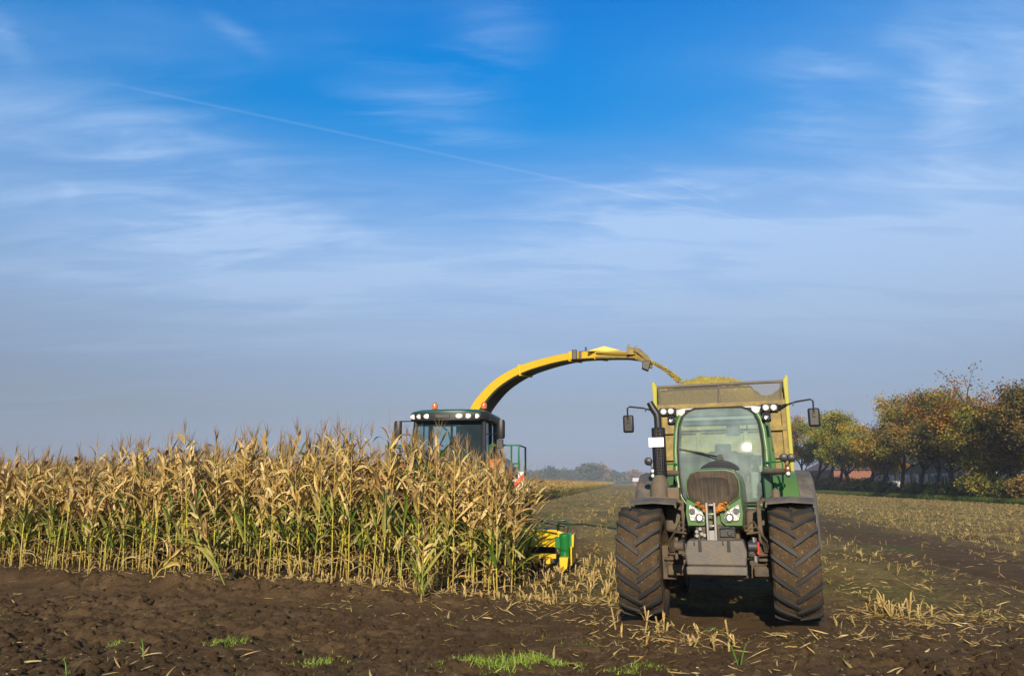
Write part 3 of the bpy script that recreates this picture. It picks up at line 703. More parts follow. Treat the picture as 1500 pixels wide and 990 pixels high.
# clods
M['clod'] = gm
def clod(seed):
    bm = bmesh.new(); bmesh.ops.create_icosphere(bm, subdivisions=3, radius=1); r = np.random.RandomState(seed); o_ = r.rand(3) * 50
    for v_ in bm.verts:
        c = v_.co; k_ = float(1 + .42 * pn(np.array(c.x * 1.3 + o_[0]), np.array(c.y * 1.3 + c.z * 1.7 + o_[1])) + .25 * pn(np.array(c.z * 3 + o_[2]), np.array(c.x * 3 - c.y * 2.3)) + .12 * pn(np.array(c.x * 7 + c.z * 5), np.array(c.y * 7 + o_[1])))
        v_.co = Vector((c.x * k_, c.y * k_ * .85, c.z * k_ * .62))
    me = bpy.data.meshes.new('clod'); bm.to_mesh(me); bm.free(); me.materials.append(gm); me.polygons.foreach_set('use_smooth', [True] * len(me.polygons))
    a = me.color_attributes.new('Col', 'FLOAT_COLOR', 'POINT'); z_ = np.zeros((len(me.vertices), 4), np.float32); z_[:, 3] = 1; a.data.foreach_set('color', z_.ravel())
    return bpy.data.objects.new('clod', me)
n_ = 30000; yy = 6.7 + 7 * rng.rand(n_) ** 1.2; xx = yy * rng.uniform(-.68, .68, n_); s_, q_ = edge(xx, yy)
pr_ = (.55 * ss(1.7, 2.4, q_) + .6 * np.exp(-((q_ - .55) / .3) ** 2) * ss(-1, 3, s_) + .08 * (q_ > 0)) * (.3 + .9 * np.clip(pn(xx, yy) + .4, 0, 1)) * np.where(xx > 1.5, .55, 1)
ok = (rng.rand(n_) < pr_); xx, yy = xx[ok], yy[ok]; k = len(xx); sz = np.clip(.007 + .042 * rng.rand(k) ** 4, 0, .05)
scatter('clods', np.stack([xx, yy, height(xx, yy) + sz * .12], 1), rng.uniform(0, 6.28, (k, 3)) * np.array([.15, .15, 1]), np.repeat(sz[:, None], 3, 1), rng.randint(0, 5, k), [clod(i) for i in range(5)],
        'crumbled clods of dark soil lying on the headland', 'clods')
# grass tufts on the headland
def tuft(cx_, cy_, lx, ly, n_, hmax, label, seed, flat=1.05):
    r = random.Random(seed); mb = MB(); mb.c = []
    root = (cx_, cy_, float(height(cx_, cy_)))
    for i in range(n_):
        x_ = lx * (r.uniform(-1.25, 1.25) + r.uniform(-.7, .7)) ; y_ = r.gauss(0, ly) * max(.25, 1.1 - abs(x_ / lx) * .5) + .05 * math.sin(x_ * 9); z_ = float(height(cx_ + x_, cy_ + y_)) - root[2]
        c = r.choice([(.28, .45, .035), (.36, .52, .05), (.20, .36, .03), (.42, .52, .08), (.48, .42, .14)])
        ribbon(mb, (x_, y_, z_ - .005), r.uniform(0, 6.28), r.uniform(.1, 1.0) * flat + .15, r.uniform(.25, 1) * hmax * max(.35, 1.1 - .42 * abs(x_ / lx)), r.uniform(.0022, .0042), r.uniform(.3, 1.8), r, jit(c, r, .25), r.uniform(-.6, .6), 5, .3)
    o = mb.build('grass_tuft', M['grass']); o.location = root; return tag(o, label, 'grass tuft', 'grass tufts on the muddy headland')
tuft(-.02, 7.98, .42, .11, 1300, .16, 'widest patch of bright green grass, at the near edge of the mud', 1)
tuft(-3.05, 8.95, .16, .09, 300, .15, 'small bright grass tuft below a drooping straw, left of the wide patch', 2)
tuft(-1.85, 7.95, .19, .06, 230, .12, 'thin pale grass tuft between the small bright tuft and the wide patch', 3)
tuft(-4.25, 8.95, .10, .06, 110, .09, 'tiny grass tuft alone on the clods at far left', 4)
tuft(1.15, 7.75, .26, .06, 300, .11, 'low patchy grass tuft just right of the wide patch', 5)
def sprout(pts, wid, label):
    r = random.Random(5); mb = MB(); mb.c = []
    for (x_, y_, az, th, ln, dr) in pts: ribbon(mb, (x_ - pts[0][0], y_ - pts[0][1], 0), az, th, ln, wid, dr, r, jit((.13, .28, .03), r), .2, 9, .4)
    o = mb.build('maize_seedling', M['grass']); o.location = onland(pts[0][0], pts[0][1], -.01); return tag(o, label, 'seedling', 'green blades sprouting from the mud')
sprout([(2.10, 7.7, 3.3, .25, .62, 1.9), (2.12, 7.72, .4, .2, .30, .8)], .014, 'arching green blade bending left over the mud below the tractor')
sprout([(-3.55, 8.0, 2.0, .35, .30, .8)], .006, 'single upright green blade in the mud at lower left')
sprout([(-3.98, 7.45, 2.2, .4, .20, .5)], .007, 'short green blade at the bottom edge of the mud at far left')

# ------------------------------------------------------------------ tractor
T = thing('tractor', 'green tractor with muddy tyres and a grey front weight, facing the camera', 'tractor', (TX, TY, .068), -TA); T.rotation_euler = (0, R(-.8), -TA)
def tyre(r0, wid, c, nl, parent, seed, vdir=-1):
    """treaded tyre: mud-caked carcass with staggered slanting lugs"""
    mb = MB(); hw = wid / 2; x0 = c[0]
    prof = [(-hw * .80, r0 * .56), (-hw * .97, r0 * .64), (-hw * 1.0, r0 * .76), (-hw * .97, r0 * .87), (-hw * .88, r0 * .925), (-hw * .6, r0 * .95), (0, r0 * .962), (hw * .6, r0 * .95), (hw * .88, r0 * .925), (hw * .97, r0 * .87), (hw, r0 * .76), (hw * .97, r0 * .64), (hw * .80, r0 * .56)]
    n = 96; r = random.Random(seed)
    ph = [[0.018 * r.uniform(-1, 1) for _ in range(n)] for _ in prof]
    V = []; Fs = []
    for i, (a, rr) in enumerate(prof):
        for j in range(n):
            t_ = 2 * pi * j / n; k_ = rr + (float(pn(np.array(j * .55 + seed * 9.), np.array(i * 1.1))) * .020 + ph[i][j] * .25 if 2 < i < 10 else 0); V.append((x0 + a, c[1] + k_ * math.cos(t_), c[2] + k_ * math.sin(t_)))
    for i in range(len(prof) - 1):
        for j in range(n): Fs.append((i * n + j, (i + 1) * n + j, (i + 1) * n + (j + 1) % n, i * n + (j + 1) % n))
    mb.add(V, Fs, 0)
    def rad(a):
        a = abs(a) / hw
        return r0 * (.962 - .012 * (a / .6) if a < .6 else .95 - .025 * (a - .6) / .28 if a < .88 else .925 - .055 * (a - .88) / .09)
    for sd in (-1, 1):
        for k_ in range(nl):
            t0 = 2 * pi * (k_ + (.5 if sd > 0 else 0)) / nl
            R_ = []
            for q in range(7):
                f = q / 6; a = sd * (-.03 * wid + f * (hw * 1.0 + .02))
                a = max(-hw * .985, min(hw * .985, a)); tt = t0 + vdir * (.06 + .36 * f ** 1.05) * (.72 / r0) * .82
                lugh = r0 * 1.0 - (0.0 if f < .8 else .012 * (f - .8) * 5); b_ = rad(a) - .015; wv = .030 * (1 + .25 * (1 - f))
                wt = wv * .68
                # ring across the lug: 4 corners, leading/trailing along the tyre
                dv = wv / r0; dt = wt / r0
                def P(rr, th): return (x0 + a, c[1] + rr * math.cos(th), c[2] + rr * math.sin(th))
                R_.append([P(b_, tt - dv), P(lugh, tt - dt), P(lugh, tt + dt), P(b_, tt + dv)])
            mb.loft(R_, 1)
    return mb.build('tyre', [M['tyremud'], M['rubber']], parent, ang=50)
def wheel(c, r0, wid, nl, side, seed, name='wheel'):
    hub = bpy.data.objects.new(name, None); col.objects.link(hub); hub.parent = T; hub.empty_display_size = .1
    tyre(r0, wid, c, nl, hub, seed)
    rm = MB(); x_ = c[0]; o_ = side
    rm.lathe([(-wid * .42, r0 * .57), (-wid * .42, r0 * .52), (-wid * .1, r0 * .47), (wid * .1, r0 * .47), (wid * .42, r0 * .52), (wid * .42, r0 * .57)], c, 'X', 40)
    rm.lathe([(side * wid * .02, r0 * .50), (side * wid * .06, r0 * .3), (side * wid * .22, r0 * .24), (side * wid * .24, .001)], c, 'X', 40)
    rm.build('rim', M['mudmetal'], hub); return hub
FR, FW = .665, .535
wheel((-.925, 0, .70), FR, FW, 19, -1, 1); wheel((.85, 0, .70), FR, FW, 19, 1, 2)
wheel((-.93, 2.56, .86), .86, .62, 21, -1, 3); wheel((.93, 2.56, .86), .86, .62, 21, 1, 4)
# chassis and front axle
m = MB(); m.box((0, .2, .92), (.52, 1.5, .46)); m.box((0, 1.9, .95), (.62, 2.4, .62)); m.box((0, -.5, .98), (.42, .5, .36)); m.box((-.52, 1.25, 1.02), (.4, .9, .55)); m.box((.52, 1.3, 1.0), (.4, .8, .5))
m.build('chassis', M['mudmetal'], T, bevel=.03)
m = MB()
for s_ in (-1, 1):
    m.prism([(s_ * .15, .50), (s_ * .15, .72), (s_ * .42, .74), (s_ * .66, .80), (s_ * .66, .56), (s_ * .40, .53)], -.16, .14); m.box((s_ * .60, -.05, .70), (.16, .30, .40)); m.tube([(s_ * .30, -.26, .80), (s_ * .60, -.24, .82)], .032, 8); m.tube([(s_ * .55, -.2, .82), (s_ * .64, -.16, .62)], .04, 8)
    m.box((s_ * .50, -.24, .62), (.22, .12, .12)); m.box((s_ * .47, -.18, .86), (.10, .12, .08)); m.box((s_ * .55, -.22, .745), (.20, .07, .035))
m.box((0, 0, .62), (.5, .3, .2)); m.build('front_axle', M['mudmetal'], T, bevel=.012)
# fenders over the front wheels, each on its bracket
for s_ in (-1, 1):
    c0, c1 = (-1.05, -.47) if s_ < 0 else (.56, 1.13); r_ = .755
    m = MB(); rings = []
    for a in np.linspace(R(2), R(111), 20):
        y_ = math.cos(a) * r_; z_ = .70 + math.sin(a) * r_
        rings.append([(c0, y_, z_ - .055), (c0 + .008, y_, z_), ((c0 + c1) / 2, y_, z_ + .02), (c1 - .008, y_, z_), (c1, y_, z_ - .055), (c1 - .02, y_, z_ - .055), (c1 - .03, y_ * .985, z_ - .018), ((c0 + c1) / 2, y_ * .985, z_ - .0), (c0 + .03, y_ * .985, z_ - .018), (c0 + .02, y_, z_ - .055)])
    m.loft(rings)
    f_ = m.build('front_fender', M['fender'], T, ang=50)
    b_ = MB(); ic = c1 if s_ < 0 else c0; k_ = -s_ * -1
    b_.tube([(ic + .01 * s_, -.10, 1.44), (ic - .07 * s_, -.10, 1.40), (ic - .075 * s_, -.10, 1.10), (ic - .02 * s_, -.08, .80)], .03, 8); b_.box((ic - .07 * s_, -.1, 1.12), (.05, .16, .5)); b_.build('fender_bracket', M['mudmetal'], f_, bevel=.008)
# hood
def hood_ring(v_, hw, zt, zb):
    return [(-hw, v_, zb), (-hw * 1.03, v_, zb + (zt - zb) * .35), (-hw * 1.0, v_, zt - .22), (-hw * .90, v_, zt - .10), (-hw * .70, v_, zt - .035), (-hw * .35, v_, zt - .006), (0, v_, zt), (hw * .35, v_, zt - .006), (hw * .70, v_, zt - .035), (hw * .90, v_, zt - .10), (hw * 1.0, v_, zt - .22), (hw * 1.03, v_, zb + (zt - zb) * .35), (hw, v_, zb)]
m = MB(); m.loft([hood_ring(-.74, .275, 1.775, 1.16), hood_ring(-.71, .300, 1.80, 1.15), hood_ring(-.6, .312, 1.822, 1.12), hood_ring(.2, .322, 1.835, 1.05), hood_ring(1.5, .335, 1.83, 1.05)])
hood = m.build('hood', M['green'], T, ang=60)
def streaked(m, lo):      # dust run down in fine vertical streaks
    t = m.node_tree; n = t.nodes; l = t.links; b = n['Principled BSDF']; src = b.inputs['Base Color'].links[0].from_socket
    tcd = n.new('ShaderNodeTexCoord'); mp = n.new('ShaderNodeMapping'); mp.inputs['Scale'].default_value = (75, 10, 4); l.new(tcd.outputs['Object'], mp.inputs[0])
    no = n.new('ShaderNodeTexNoise'); no.inputs['Scale'].default_value = 1; no.inputs['Detail'].default_value = 4; l.new(mp.outputs[0], no.inputs[0])
    mr = n.new('ShaderNodeMapRange'); l.new(no.outputs[0], mr.inputs[0]); mr.inputs[1].default_value = .35; mr.inputs[2].default_value = .65; mr.inputs[3].default_value = lo; mr.inputs[4].default_value = 1.2
    mx = n.new('ShaderNodeMix'); mx.data_type = 'RGBA'; mx.blend_type = 'MULTIPLY'; mx.inputs[0].default_value = 1; l.new(src, mx.inputs[6]); l.new(mr.outputs[0], mx.inputs[7]); l.new(mx.outputs[2], b.inputs['Base Color'])
# grille screen: bulging dusty mesh with a V bottom
gm2 = mat('dusty_grille_mesh', (.030, .026, .022), .75, dirt=.80, dirtcol=(.20, .145, .092), dscale=2.2, bump=.0)
streaked(gm2, .62); tg = gm2.node_tree; bb = tg.nodes['Principled BSDF']; tcg = tg.nodes.new('ShaderNodeTexCoord'); wv = tg.nodes.new('ShaderNodeTexWave'); wv.bands_direction = 'X'; wv.inputs['Scale'].default_value = 26; wv.inputs['Distortion'].default_value = 1.2; wv.inputs['Detail'].default_value = 2; tg.links.new(tcg.outputs['Object'], wv.inputs[0])
wz = tg.nodes.new('ShaderNodeTexWave'); wz.bands_direction = 'Z'; wz.inputs['Scale'].default_value = 30; wz.inputs['Distortion'].default_value = .6; tg.links.new(tcg.outputs['Object'], wz.inputs[0])
ad = tg.nodes.new('ShaderNodeMath'); ad.operation = 'ADD'; tg.links.new(wv.outputs[1], ad.inputs[0]); tg.links.new(wz.outputs[1], ad.inputs[1])
bpg = tg.nodes.new('ShaderNodeBump'); bpg.inputs['Strength'].default_value = .7; bpg.inputs['Distance'].default_value = .01; tg.links.new(ad.outputs[0], bpg.inputs['Height']); tg.links.new(bpg.outputs[0], bb.inputs['Normal'])
gd = mat('radiator_screen', (.045, .034, .024), .8, dirt=.55, dirtcol=(.11, .078, .048), dscale=3, bump=.3, bscale=90); streaked(gd, .6)
def gout(f):   # half outline of the grille, f from the top centre (0) to the bottom centre (1): (u, z)
    P = [(0, 1.782), (.16, 1.780), (.240, 1.755), (.283, 1.68), (.293, 1.58), (.278, 1.485), (.15, 1.40), (.05, 1.325), (0, 1.315)]
    t_ = f * (len(P) - 1); i = min(int(t_), len(P) - 2); k = t_ - i; return (P[i][0] * (1 - k) + P[i + 1][0] * k, P[i][1] * (1 - k) + P[i + 1][1] * k)
m = MB(); nR = 48; outl = [gout(2 * i / nR) if i <= nR / 2 else (-gout(2 - 2 * i / nR)[0], gout(2 - 2 * i / nR)[1]) for i in range(nR)]
def gr(scale, v_, cz=1.56): return [(p[0] * scale, v_, cz + (p[1] - cz) * scale) for p in outl]
m.loft([gr(1, -.735), gr(1, -.775), gr(.97, -.795), gr(.80, -.82), gr(.66, -.832)], caps=False)
m.loft([gr(.66, -.832), gr(.64, -.828), gr(.30, -.835), gr(.01, -.838)], 1, caps=False)
m.build('grille', [gm2, gd], hood, ang=50)
# green edge round the grille and lamps
m = MB()
m.tube([(p[0] * 1.015, -.765, 1.56 + (p[1] - 1.56) * 1.015) for p in outl], .010, 6, close=True)
for s_ in (-1, 1):
    m.prism([(s_ * .30, 1.47), (s_ * .318, 1.30), (s_ * .30, 1.165), (s_ * .12, 1.165), (s_ * .07, 1.21), (s_ * .06, 1.31), (s_ * .16, 1.385)], -.785, -.70)
m.build('grille_surround', M['green_clean'], hood, bevel=.008)
# headlights
for s_ in (-1, 1):
    hp = [(s_ * .275, 1.405), (s_ * .285, 1.30), (s_ * .268, 1.225), (s_ * .125, 1.208), (s_ * .105, 1.25), (s_ * .13, 1.315), (s_ * .20, 1.362)]
    m = MB(); m.prism(hp, -.80, -.784); h_ = m.build('headlight', M['lampback'], hood, bevel=.004)
    for (a, b_, r_, lit) in ((s_ * .165, 1.255, .048, True), (s_ * .245, 1.325, .036, False)):
        q = MB(); q.lathe([(-.812, r_), (-.800, r_ * .95), (-.803, r_ * .5), (-.8025, .001)], (a, 0, b_), 'Y', 20); q.build('reflector', M['chrome'], h_)
        if lit:
            q = MB(); q.lathe([(-.818, .001), (-.815, .024), (-.806, .026), (-.803, .001)], (a, 0, b_), 'Y', 14); q.build('bulb', M['lampglow'], h_)
    q = MB(); q.prism([(p[0], p[1]) for p in hp], -.826, -.822); q.build('cover', M['clear'], h_)
# engine parts seen under the hood and the front linkage
m = MB(); m.box((0, -.66, 1.08), (.44, .16, .20)); m.box((.13, -.74, 1.09), (.16, .08, .10)); m.box((-.02, -.76, 1.05), (.10, .08, .18))
m.lathe([(-.80, .03), (-.72, .03)], (.16, 0, 1.085), 'Y', 14); m.tube([(.05, -.78, 1.13), (.14, -.80, 1.15), (.22, -.76, 1.12)], .014, 6); m.tube([(-.15, -.75, 1.14), (-.16, -.8, 1.04)], .012, 6)
m.build('engine_front', M['darkmetal'], T, bevel=.008)
m = MB()
for a, b_ in ((-.205, 1.10), (-.205, 1.055), (-.165, 1.13), (-.15, 1.075), (-.12, 1.06)): m.lathe([(-.80, .001), (-.80, .019), (-.74, .019)], (a, 0, b_), 'Y', 14)
m.build('coupling', M['steel'], T)
m = MB()
for a in (-.075, .012): m.box((a, -.90, 1.215), (.026, .045, .42))
for b_ in (1.40, 1.30, 1.17): m.tube([(-.085, -.90, b_), (.025, -.90, b_)], .012, 8)
m.box((-.03, -.88, 1.06), (.11, .05, .12)); m.build('top_link', M['steel'], T, bevel=.005)
# front weight
m = MB()
m.prism([(-.32, .745), (-.335, .90), (-.30, 1.015), (.30, 1.015), (.335, .90), (.32, .745)][::1], -1.0, -.62)
fw = m.build('front_weight', M['cast'], T, bevel=.022, seg=3)
m = MB(); m.prism([(-.325, .645), (-.325, .735), (.325, .735), (.325, .645)], -1.005, -.62); m.build('lower_weight', M['cast'], fw, bevel=.014)
m = MB(); m.box((0, -.8, .741), (.60, .36, .02)); m.build('weight_joint', M['darkmetal'], fw)
for a in (-.165, .145):
    m = MB(); m.box((a, -1.003, .955), (.034, .012, .12)); m.box((a - .06, -1.002, .985), (.012, .010, .05)); m.build('lifting_slot', M['black'], fw, bevel=.004)
# lower link hooks and hydraulic bits beside the weight
for s_ in (-1, 1):
    m = MB(); m.box((s_ * .385, -.78, .93), (.05, .34, .14)); m.lathe([(-.05, .055), (.05, .055)], (s_ * .40, -.93, .95), 'X', 18); m.tube([(s_ * .43, -.86, 1.04), (s_ * .44, -.86, .80)], .02, 8); m.tube([(s_ * .36, -.90, 1.0), (s_ * .36, -.93, .84)], .016, 8)
    m.build('linkage_arm', M['mudmetal'] if s_ < 0 else M['darkmetal'], T, bevel=.01)
m = MB(); m.tube([(.455, -.92, 1.0), (.452, -.92, .87)], .018, 10); m.build('red_handle', M['red'], T)
m = MB(); m.tube([(.41, -.94, 1.05), (.415, -.94, .99)], .017, 10); m.lathe([(-.03, .022), (.03, .022)], (.42, -.93, .82), 'Z', 12); m.build('linkage_pin', M['steel'], T)
# hoses
m = MB()
for s_ in (-1, 1):
    for k in range(3): m.tube([(s_ * (.30 + .02 * k), -.45, 1.12 - .03 * k), (s_ * (.42 + .03 * k), -.5, 1.2 - .06 * k), (s_ * (.5 + .03 * k), -.42, 1.05 - .04 * k), (s_ * (.53 + .02 * k), -.3, .84)], .014, 6)
m.build('hydraulic_hose', M['mudmetal'], T)
# side covers behind the front wheels, tank and air box
m = MB(); m.box((-.50, .62, 1.20), (.34, .8, .34)); m.box((.46, .62, 1.15), (.26, .8, .3)); m.build('side_cover', M['brownplastic'], T, bevel=.05, seg=3)
m = MB(); m.loft([[( -.80 + .14 * math.cos(a) * k, 1.0 + .16 * math.sin(a) * k, z_) for a in np.linspace(0, 2 * pi, 20, endpoint=False)] for z_, k in ((1.2, 1.05), (1.46, 1.05), (1.56, 1.0), (1.66, .85), (1.73, .62), (1.76, .4))])
m.box((-.60, .86, 1.34), (.16, .22, .5)); m.box((-.79, .84, 1.34), (.30, .02, .26)); m.build('exhaust_cover', M['brownplastic'], T, bevel=.012)
# exhaust stack
perf = mat('perforated_guard', (.022, .020, .019), .45, metal=.3, dirt=.2); tp_ = perf.node_tree; vt = tp_.nodes.new('ShaderNodeTexVoronoi'); vt.inputs['Scale'].default_value = 48; vt.inputs['Randomness'].default_value = .15; t2c = tp_.nodes.new('ShaderNodeTexCoord'); tp_.links.new(t2c.outputs['Object'], vt.inputs['Vector'])
bpp = tp_.nodes.new('ShaderNodeBump'); bpp.inputs['Strength'].default_value = 1; bpp.inputs['Distance'].default_value = .012; tp_.links.new(vt.outputs['Distance'], bpp.inputs['Height']); tp_.links.new(bpp.outputs[0], tp_.nodes['Principled BSDF'].inputs['Normal'])
ex = bpy.data.objects.new('exhaust', None); col.objects.link(ex); ex.parent = T
m = MB(); m.lathe([(1.70, .085), (1.72, .097), (2.41, .097), (2.425, .085), (2.425, .05)], (-.80, 1.1, 0), 'Z', 28); m.build('heat_guard', perf, ex)
m = MB(); m.tube([(-.80, 1.1, 2.40), (-.80, 1.1, 2.56), (-.81, 1.1, 2.62), (-.86, 1.1, 2.70), (-.905, 1.1, 2.79)], [.054, .054, .054, .052, .046], 16); m.build('pipe', M['black'], ex)
m = MB(); m.box((-.825, .99, 2.215), (.212, .008, .132)); m.build('number_plate', M['whiteplate'], T, bevel=.003)
# cab
def wsv(u, z): 
    a = abs(u); return 1.80 + u * u / 10.5 + max(0, a - .5) ** 2 * 3.2 + .116 * max(0, z - 1.37) ** 2
def wsw(z):   # half width of the glass at height z
    P = [(1.36, .50), (1.45, .565), (1.8, .60), (2.2, .605), (2.5, .575), (2.65, .52), (2.72, .44), (2.755, .34)]
    for (a, b_), (c, d) in zip(P, P[1:]):
        if z <= c: return b_ + (d - b_) * (z - a) / (c - a)
    return P[-1][1]
zs_ = list(np.linspace(1.36, 2.5, 22)) + list(np.linspace(2.53, 2.755, 12)); nu = 25
m = MB(); V_ = []
for z in zs_:
    for i in range(nu): u = wsw(z) * (2 * i / (nu - 1) - 1); V_.append((u, wsv(u, z), z))
Fs_ = [(r_ * nu + i, r_ * nu + i + 1, (r_ + 1) * nu + i + 1, (r_ + 1) * nu + i) for r_ in range(len(zs_) - 1) for i in range(nu - 1)]
m.add(V_, Fs_); ws = m.build('windscreen', M['wind'], T, ang=180)
m = MB(); ol = [(wsw(z), z) for z in zs_] + [(-wsw(z), z) for z in zs_[::-1]]
m.tube([(u, wsv(u, z) + .004, z) for u, z in ol], .020, 8, close=True); m.build('windscreen_seal', M['black'], ws)
# green frame: front pillars, cross members, rear pillars
cabf = MB()
for s_ in (-1, 1):
    P = [(s_ * (wsw(z) + .052), wsv(wsw(z) + .03, z) + .035, z) for z in (1.30, 1.5, 1.8, 2.1, 2.4, 2.55, 2.66)]
    cabf.tube(P, .040, 10); cabf.tube([(s_ * .76, 3.35, 1.3), (s_ * .76, 3.4, 2.0), (s_ * .70, 3.32, 2.68)], .05, 8); cabf.tube([(s_ * .72, 2.75, 1.3), (s_ * .74, 2.75, 2.0), (s_ * .68, 2.72, 2.68)], .03, 8)
    cabf.tube([(s_ * .66, 2.05, 1.32), (s_ * .76, 3.35, 1.32)], .04, 8)
cabf.tube([(-.66, 2.02, 1.33), (.66, 2.02, 1.33)], .04, 8); cabf.tube([(-.76, 3.36, 1.32), (.76, 3.36, 1.32)], .04, 8); cabf.tube([(-.70, 3.40, 2.06), (.70, 3.40, 2.06)], .022, 8); cabf.tube([(-.70, 3.34, 2.5), (.70, 3.34, 2.5)], .018, 8)
cabf.build('cab_frame', M['green_clean'], T)
m = MB(); m.prism([(-.80, 1.20), (-.84, 1.30), (.84, 1.30), (.80, 1.20)], 1.95, 3.4); m.build('cab_floor', M['darkgreen'], T, bevel=.02)
for s_ in (-1, 1):
    m = MB(); m.loft([[(s_ * .685, 1.98, 1.34), (s_ * .70, 2.75, 1.34), (s_ * .765, 3.33, 1.34)], [(s_ * .70, 2.06, 2.0), (s_ * .735, 2.75, 2.0), (s_ * .765, 3.37, 2.0)], [(s_ * .66, 2.12, 2.62), (s_ * .685, 2.72, 2.64), (s_ * .70, 3.31, 2.64)]], closed=False, caps=False); m.build('door_window', M['side'], T, ang=180)
m = MB(); m.add([(-.74, 3.37, 1.4), (.74, 3.37, 1.4), (.68, 3.33, 2.62), (-.68, 3.33, 2.62)], [(0, 1, 2, 3)]); m.build('rear_window', M['reartint'], T)
# roof
m = MB()
def rr_(hw, v0, v1, z): 
    return [(-hw, v0 + .12, z), (-hw * .86, v0 + .03, z), (-hw * .45, v0, z), (0, v0 - .015, z), (hw * .45, v0, z), (hw * .86, v0 + .03, z), (hw, v0 + .12, z), (hw, v1, z), (-hw, v1, z)]
m.loft([rr_(.64, 2.10, 3.42, 2.64), rr_(.665, 2.06, 3.46, 2.66), rr_(.665, 2.06, 3.45, 2.735), rr_(.62, 2.08, 3.40, 2.772), rr_(.45, 2.2, 3.2, 2.785)]); roof = m.build('roof', M['white'], T, bevel=.012)
m = MB(); m.box((0, 2.7, 2.60), (1.26, 1.3, .05)); m.build('roof_lining', M['cabin'], T, bevel=.01)
m = MB(); m.box((0, 2.12, 2.56), (1.10, .05, .10)); m.box((0, 2.04, 2.695), (.98, .02, .11)); m.build('sun_blind_dark_panel', M['seat'], T, bevel=.01)  # second box: dark panel added to keep the windscreen top dark
# corner lamps
for s_ in (-1, 1):
    m = MB(); m.box((s_ * .745, 2.02, 2.715), (.25, .16, .13)); m.box((s_ * .70, 2.04, 2.60), (.11, .12, .16)); m.box((s_ * .845, 2.0, 2.70), (.05, .10, .09)); pod = m.build('lamp_pod', M['black'], T, bevel=.02)
    for (a, b_, r_) in ((s_ * .690, 2.725, .047), (s_ * .800, 2.722, .047), (s_ * .690, 2.595, .050)):
        q = MB(); q.lathe([(1.905, .001), (1.90, r_ * .6), (1.912, r_ * .93), (1.95, r_)], (a, 0, b_), 'Y', 22); wl = q.build('work_lamp', M['lens'] if b_ > 2.65 else M['chrome'], pod)
        q = MB(); q.lathe([(1.92, r_ * 1.0), (1.895, r_ * 1.02), (1.895, r_ * 1.16), (1.97, r_ * 1.16)], (a, 0, b_), 'Y', 22); q.build('lamp_ring', M['black'], pod)
# mirrors
for s_ in (-1, 1):
    m = MB(); m.box((s_ * 1.345, 1.93, 2.555), (.165, .07, .27)); mi_ = m.build('mirror', M['black'], T, bevel=.03, seg=3)
    q = MB(); q.tube([(s_ * .86, 2.02, 2.70), (s_ * .98, 1.95, 2.755)], [.034, .024], 10); q.tube([(s_ * .97, 1.95, 2.75), (s_ * 1.12, 1.90, 2.79), (s_ * 1.31, 1.88, 2.815), (s_ * 1.345, 1.88, 2.79), (s_ * 1.345, 1.885, 2.60)], .013, 8); q.box((s_ * 1.345, 1.89, 2.60), (.04, .03, .07)); q.box((s_ * 1.07, 1.90, 2.755), (.02, .03, .05)); q.build('mirror_arm', M['black'], mi_)
    q = MB(); q.add([(s_ * 1.345 - .07, 1.967, 2.44), (s_ * 1.345 + .07, 1.967, 2.44), (s_ * 1.345 + .07, 1.967, 2.67), (s_ * 1.345 - .07, 1.967, 2.67)], [(0, 1, 2, 3)]); q.build('mirror_glass', M['chrome'], mi_)
# wiper and cowl
m = MB(); m.tube([(-.02, 1.75, 2.015), (-.16, 1.80, 2.05), (-.50, 1.85, 2.13)], [.016, .012, .007], 8); m.tube([(-.22, 1.80, 2.075), (-.585, 1.88, 2.15)], .008, 6); m.lathe([(-.05, .045), (.05, .05)], (-.0, 1.72, 2.005), 'Y', 14); m.build('wiper', M['black'], T)
m = MB(); m.loft([[(.27 * k * math.cos(a), v_, 1.815 + h_ * math.sin(a) ** .8) for a in np.linspace(0, pi, 17)] for v_, k, h_ in ((1.15, .75, .03), (1.25, .92, .075), (1.4, 1., .115), (1.55, .92, .145), (1.68, .70, .155), (1.74, .45, .15))]); m.build('cowl', M['fenderdark'], T, ang=70)
# inside the cab
m = MB(); m.box((0, 2.95, 1.62), (.50, .48, .14)); m.box((0, 3.18, 1.90), (.46, .12, .50)); m.box((0, 3.2, 2.20), (.26, .09, .14)); m.box((.34, 2.9, 1.80), (.10, .4, .07)); m.box((-.32, 2.95, 1.78), (.07, .34, .06)); m.build('driver_seat', M['seat'], T, bevel=.04, seg=3)
m = MB(); m.tube([(-.02 + .19 * math.cos(a), 2.42 + .16 * math.sin(a), 1.86 - .10 * math.sin(a) * -1) for a in np.linspace(0, 2 * pi, 24, endpoint=False)], .014, 6, close=True); m.tube([(-.02, 2.42, 1.86), (-.02, 2.22, 1.45)], .03, 8); m.box((-.02, 2.42, 1.865), (.36, .03, .02)); m.build('steering_wheel', M['black'], T)
m = MB(); m.box((-.02, 2.22, 1.55), (.30, .2, .42)); m.box((.52, 2.75, 1.60), (.22, .9, .4)); m.box((.55, 2.35, 1.95), (.05, .16, .12)); m.build('console', M['cabin'], T, bevel=.03)
m = MB(); m.box((.20, 2.22, 2.43), (.20, .05, .17)); m.tube([(.2, 2.2, 2.5), (.2, 2.24, 2.6)], .012, 6); m.tube([(.42, 2.25, 2.6), (.40, 2.22, 2.45), (.46, 2.2, 2.42)], .012, 6); m.build('cab_monitor', M['black'], T, bevel=.03, seg=3)
